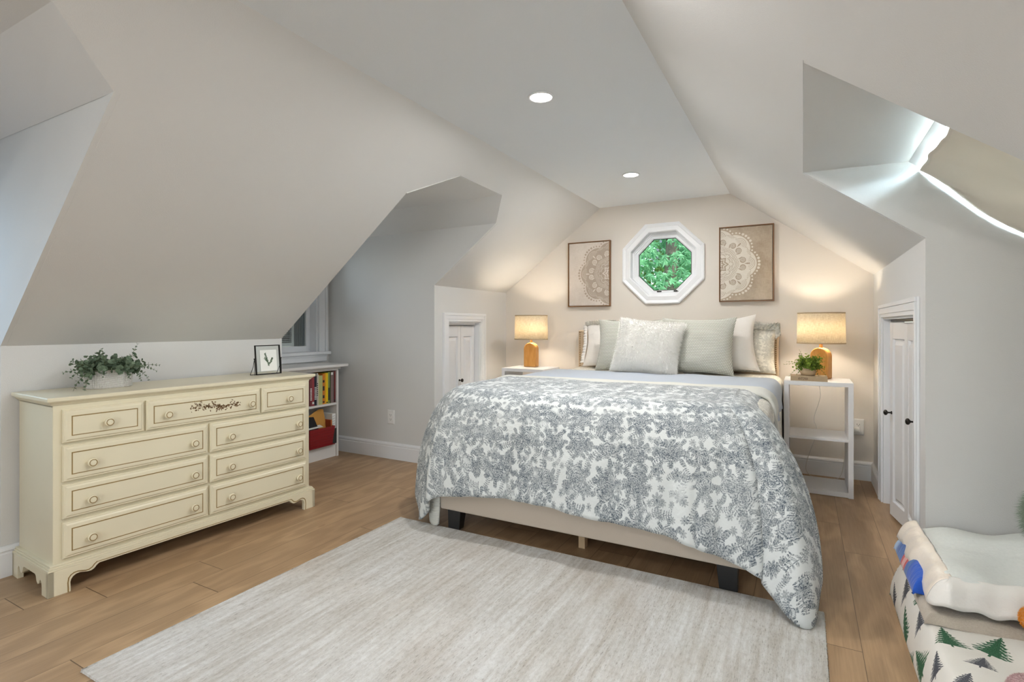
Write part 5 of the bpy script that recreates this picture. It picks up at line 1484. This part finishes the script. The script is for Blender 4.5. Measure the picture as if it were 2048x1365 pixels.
def ribbon(t, v):
    """t: distance along the outer edge from the back left corner; v: 0 on the fleece .. 1 at the rim"""
    xl, yb, yf, rc = .352, 2.748, 2.175, .055
    L1 = yb - yf - rc; L2 = rc * PI / 2
    if t < L1: p = Vector((xl + .020 * t / L1, yb - t, 0)); n = Vector((1, 0, 0))
    elif t < L1 + L2:
        g = (t - L1) / rc; n = Vector((math.cos(g), math.sin(g), 0)); p = Vector((xl + .020 + rc, yf + rc, 0)) - n * rc
    else:
        x = xl + .020 + rc + (t - L1 - L2); p = Vector((x, yf + .022 * math.sin((x - .42) * 3.0), 0)); n = Vector((0, 1, 0))
    top = .318 - .014 * min(1, t / L1) + .008 * math.sin(t * 8) * min(1, t)
    p = p + n * (.062 * (1 - v) + .006 * math.sin(t * 21) * v)
    z = top - .016 * v - .062 * v ** 3 + (.004 * math.sin(t * 75 + 2 * v) + .005 * math.sin(t * 33)) * (.3 + .7 * v)
    return Vector((p.x, p.y, z))
TL = 2.748 - 2.175 - .055
o = obj('satin_binding', MB().grid(lambda u, v: ribbon(u * TL, v), 110, 14), M['satincream'], wt, smooth=True, solid=.006, recalc=False); o['label'] = 'cream satin binding on the left edge'
o = obj('satin_binding', MB().grid(lambda u, v: ribbon(TL + u * .96, v), 180, 14), M['satin'], wt, smooth=True, solid=.006, recalc=False)
b = MB()
for k in range(150):
    t_ = .01 + k * .0098; p = ribbon(t_, -.03); q = ribbon(t_ + .006, .10); b.tube([p + Vector((0, 0, .002)), (p + q) / 2 + Vector((0, 0, .0045)), q + Vector((0, 0, .002))], .0011, 5)
obj('stitching', b, M['fleece'], wt)
# green fur cushion, orange and pink toys at the frame edge
def fluffy(name, c, rx_, ry_, rz_, mat, n, L_, label, cat, seed):
    b = MB(); rnd = random.Random(seed)
    def fn(u, v):
        th = 2 * PI * u; ph = PI * (v - .5); return Vector((c[0] + rx_ * math.cos(ph) * math.cos(th), c[1] + ry_ * math.cos(ph) * math.sin(th), c[2] + rz_ * math.sin(ph)))
    b.grid(fn, 32, 20)
    for k in range(n):
        z = rnd.uniform(-1, 1); th = rnd.uniform(0, 2 * PI); r_ = math.sqrt(1 - z * z); nn = Vector((r_ * math.cos(th), r_ * math.sin(th), z)); p = Vector((c[0] + nn.x * rx_, c[1] + nn.y * ry_, c[2] + nn.z * rz_))
        d = (nn + Vector((rnd.gauss(0, .35), rnd.gauss(0, .35), -.25 + rnd.gauss(0, .3)))).normalized(); l = L_ * rnd.uniform(.6, 1.1); s_ = d.orthogonal().normalized() * .0011
        b.add([p - s_, p + s_, p + d * l + Vector((0, 0, -.2 * l))], [(0, 1, 2)])
    return tag(obj(name, b, mat, None, recalc=False), label, cat)
fluffy('fur_cushion', (.835, 2.53, .47), .135, .10, .13, M['greenfur'], 9000, .04, 'sage green long-haired fur cushion leaning in behind the white blanket', 'cushion', 1)
fluffy('plush_toy', (.612, 2.130, .262), .042, .035, .040, M['orange'], 2500, .006, 'orange plush toy on the tree-print duvet at the right edge of the photo', 'toy', 2)
fluffy('plush_toy', (.512, 1.825, .195), .048, .05, .042, M['pink'], 2500, .006, 'dusty pink plush toy in front of the tree-print duvet', 'toy', 3)

# =================================================================== OUTSIDE THE OCTAGONAL WINDOW
def maple_leaf(b, c, rot, s_, mi=0):
    r_ = [1.0, .42, .78, .36, .52, .30, .52, .36, .78, .42]
    angs = [0, 20, 42, 62, 92, 180, 268, 298, 318, 340]
    pts = [rot @ Vector((s_ * rr * math.sin(math.radians(a)), (.12 * s_ if i % 2 else -.08 * s_) , s_ * rr * math.cos(math.radians(a)))) + c for i, (rr, a) in enumerate(zip(r_, angs))]
    b.add([c] + pts, [(0, 1 + k, 1 + (k + 1) % 10) for k in range(10)], mi)
def tree(name, x, y, r_, zb, h_, leaves, label, seed, mat, box, ls):
    t = thing(name, label, 'tree', (x, y, zb)); rnd = random.Random(seed)
    b = MB(); pts = [Vector((.04 * math.sin(k * .9), .03 * math.cos(k), h_ * k / 10)) for k in range(11)]
    b.tube(pts, [r_ * (1 - .045 * k) for k in range(11)], 18)
    for k in range(9):
        z = h_ * rnd.uniform(.35, .95); a = rnd.uniform(0, 2 * PI); L_ = rnd.uniform(1.0, 2.0)
        b.tube([(0, 0, z), (math.cos(a) * L_ * .5, math.sin(a) * L_ * .5, z + .25), (math.cos(a) * L_, math.sin(a) * L_, z + .1)], [.05, .03, .012], 8)
    obj('trunk', b, M['bark'], t, smooth=True)
    b = MB()
    for k in range(leaves):
        p = Vector((rnd.uniform(*box[0]), rnd.uniform(*box[1]), rnd.uniform(*box[2])))
        if mnoise.noise(p * 1.15 + Vector((seed, 0, 0))) < -.26: continue
        if seed == 1 and -.50 < p.z - (h_ - 2.6) < -.0 and rnd.random() < .0: continue
        rot = Matrix.Rotation(rnd.gauss(PI, .8), 3, 'Y') @ Matrix.Rotation(rnd.gauss(-.7, .5), 3, 'X') @ Matrix.Rotation(rnd.gauss(0, .5), 3, 'Z')
        maple_leaf(b, p - Vector((x, y, zb)), rot, ls * rnd.uniform(.7, 1.25))
    f = obj('foliage', b, mat, t, recalc=False)
    return t
tree('maple_tree', -2.02, 9.6, .16, -3.0, 8.5, 7500, 'maple tree with a thick grey trunk right outside the octagonal window', 1, M['maple'], ((-4.3, -.2), (8.6, 10.6), (.6, 4.4)), .118)
tree('maple_tree', -4.6, 14.5, .14, -3.0, 8.5, 15000, 'darker leafy tree growing behind the maple outside', 2, M['maple_dark'], ((-7.2, .8), (12.6, 15.5), (.2, 5.6)), .10)
b = MB().box(-3.8, 2.6, 26, 30, -3, 3.6).box(-3.9, 2.7, 25.9, 26, 3.5, 3.7)
hs = thing('house', 'pale grey neighbouring house glimpsed between the leaves outside', 'house', (0, 0, 0))
obj('wall', MB().box(-6.5, -1.2, 27, 31, -3, 4.05), simple('grey_siding', lin(170, 178, 190), .7), hs)
obj('roof', MB().slab([(-6.8, 26.7, 4.05), (-.9, 26.7, 4.05), (-.9, 29, 5.6), (-6.8, 29, 5.6)], (0, 0, .12)), simple('slate_roof', lin(84, 90, 98), .8), hs)
obj('window', MB().box(-4.5, -3.6, 26.95, 27, 2.2, 3.4), simple('dark_pane', (.08, .09, .11), .2), hs)
b = MB().box(-60, 60, 5.2, 90, -3.1, -3.0)
g = struct('ground', b, simple('lawn', lin(90, 120, 60), .9, .3, 3))
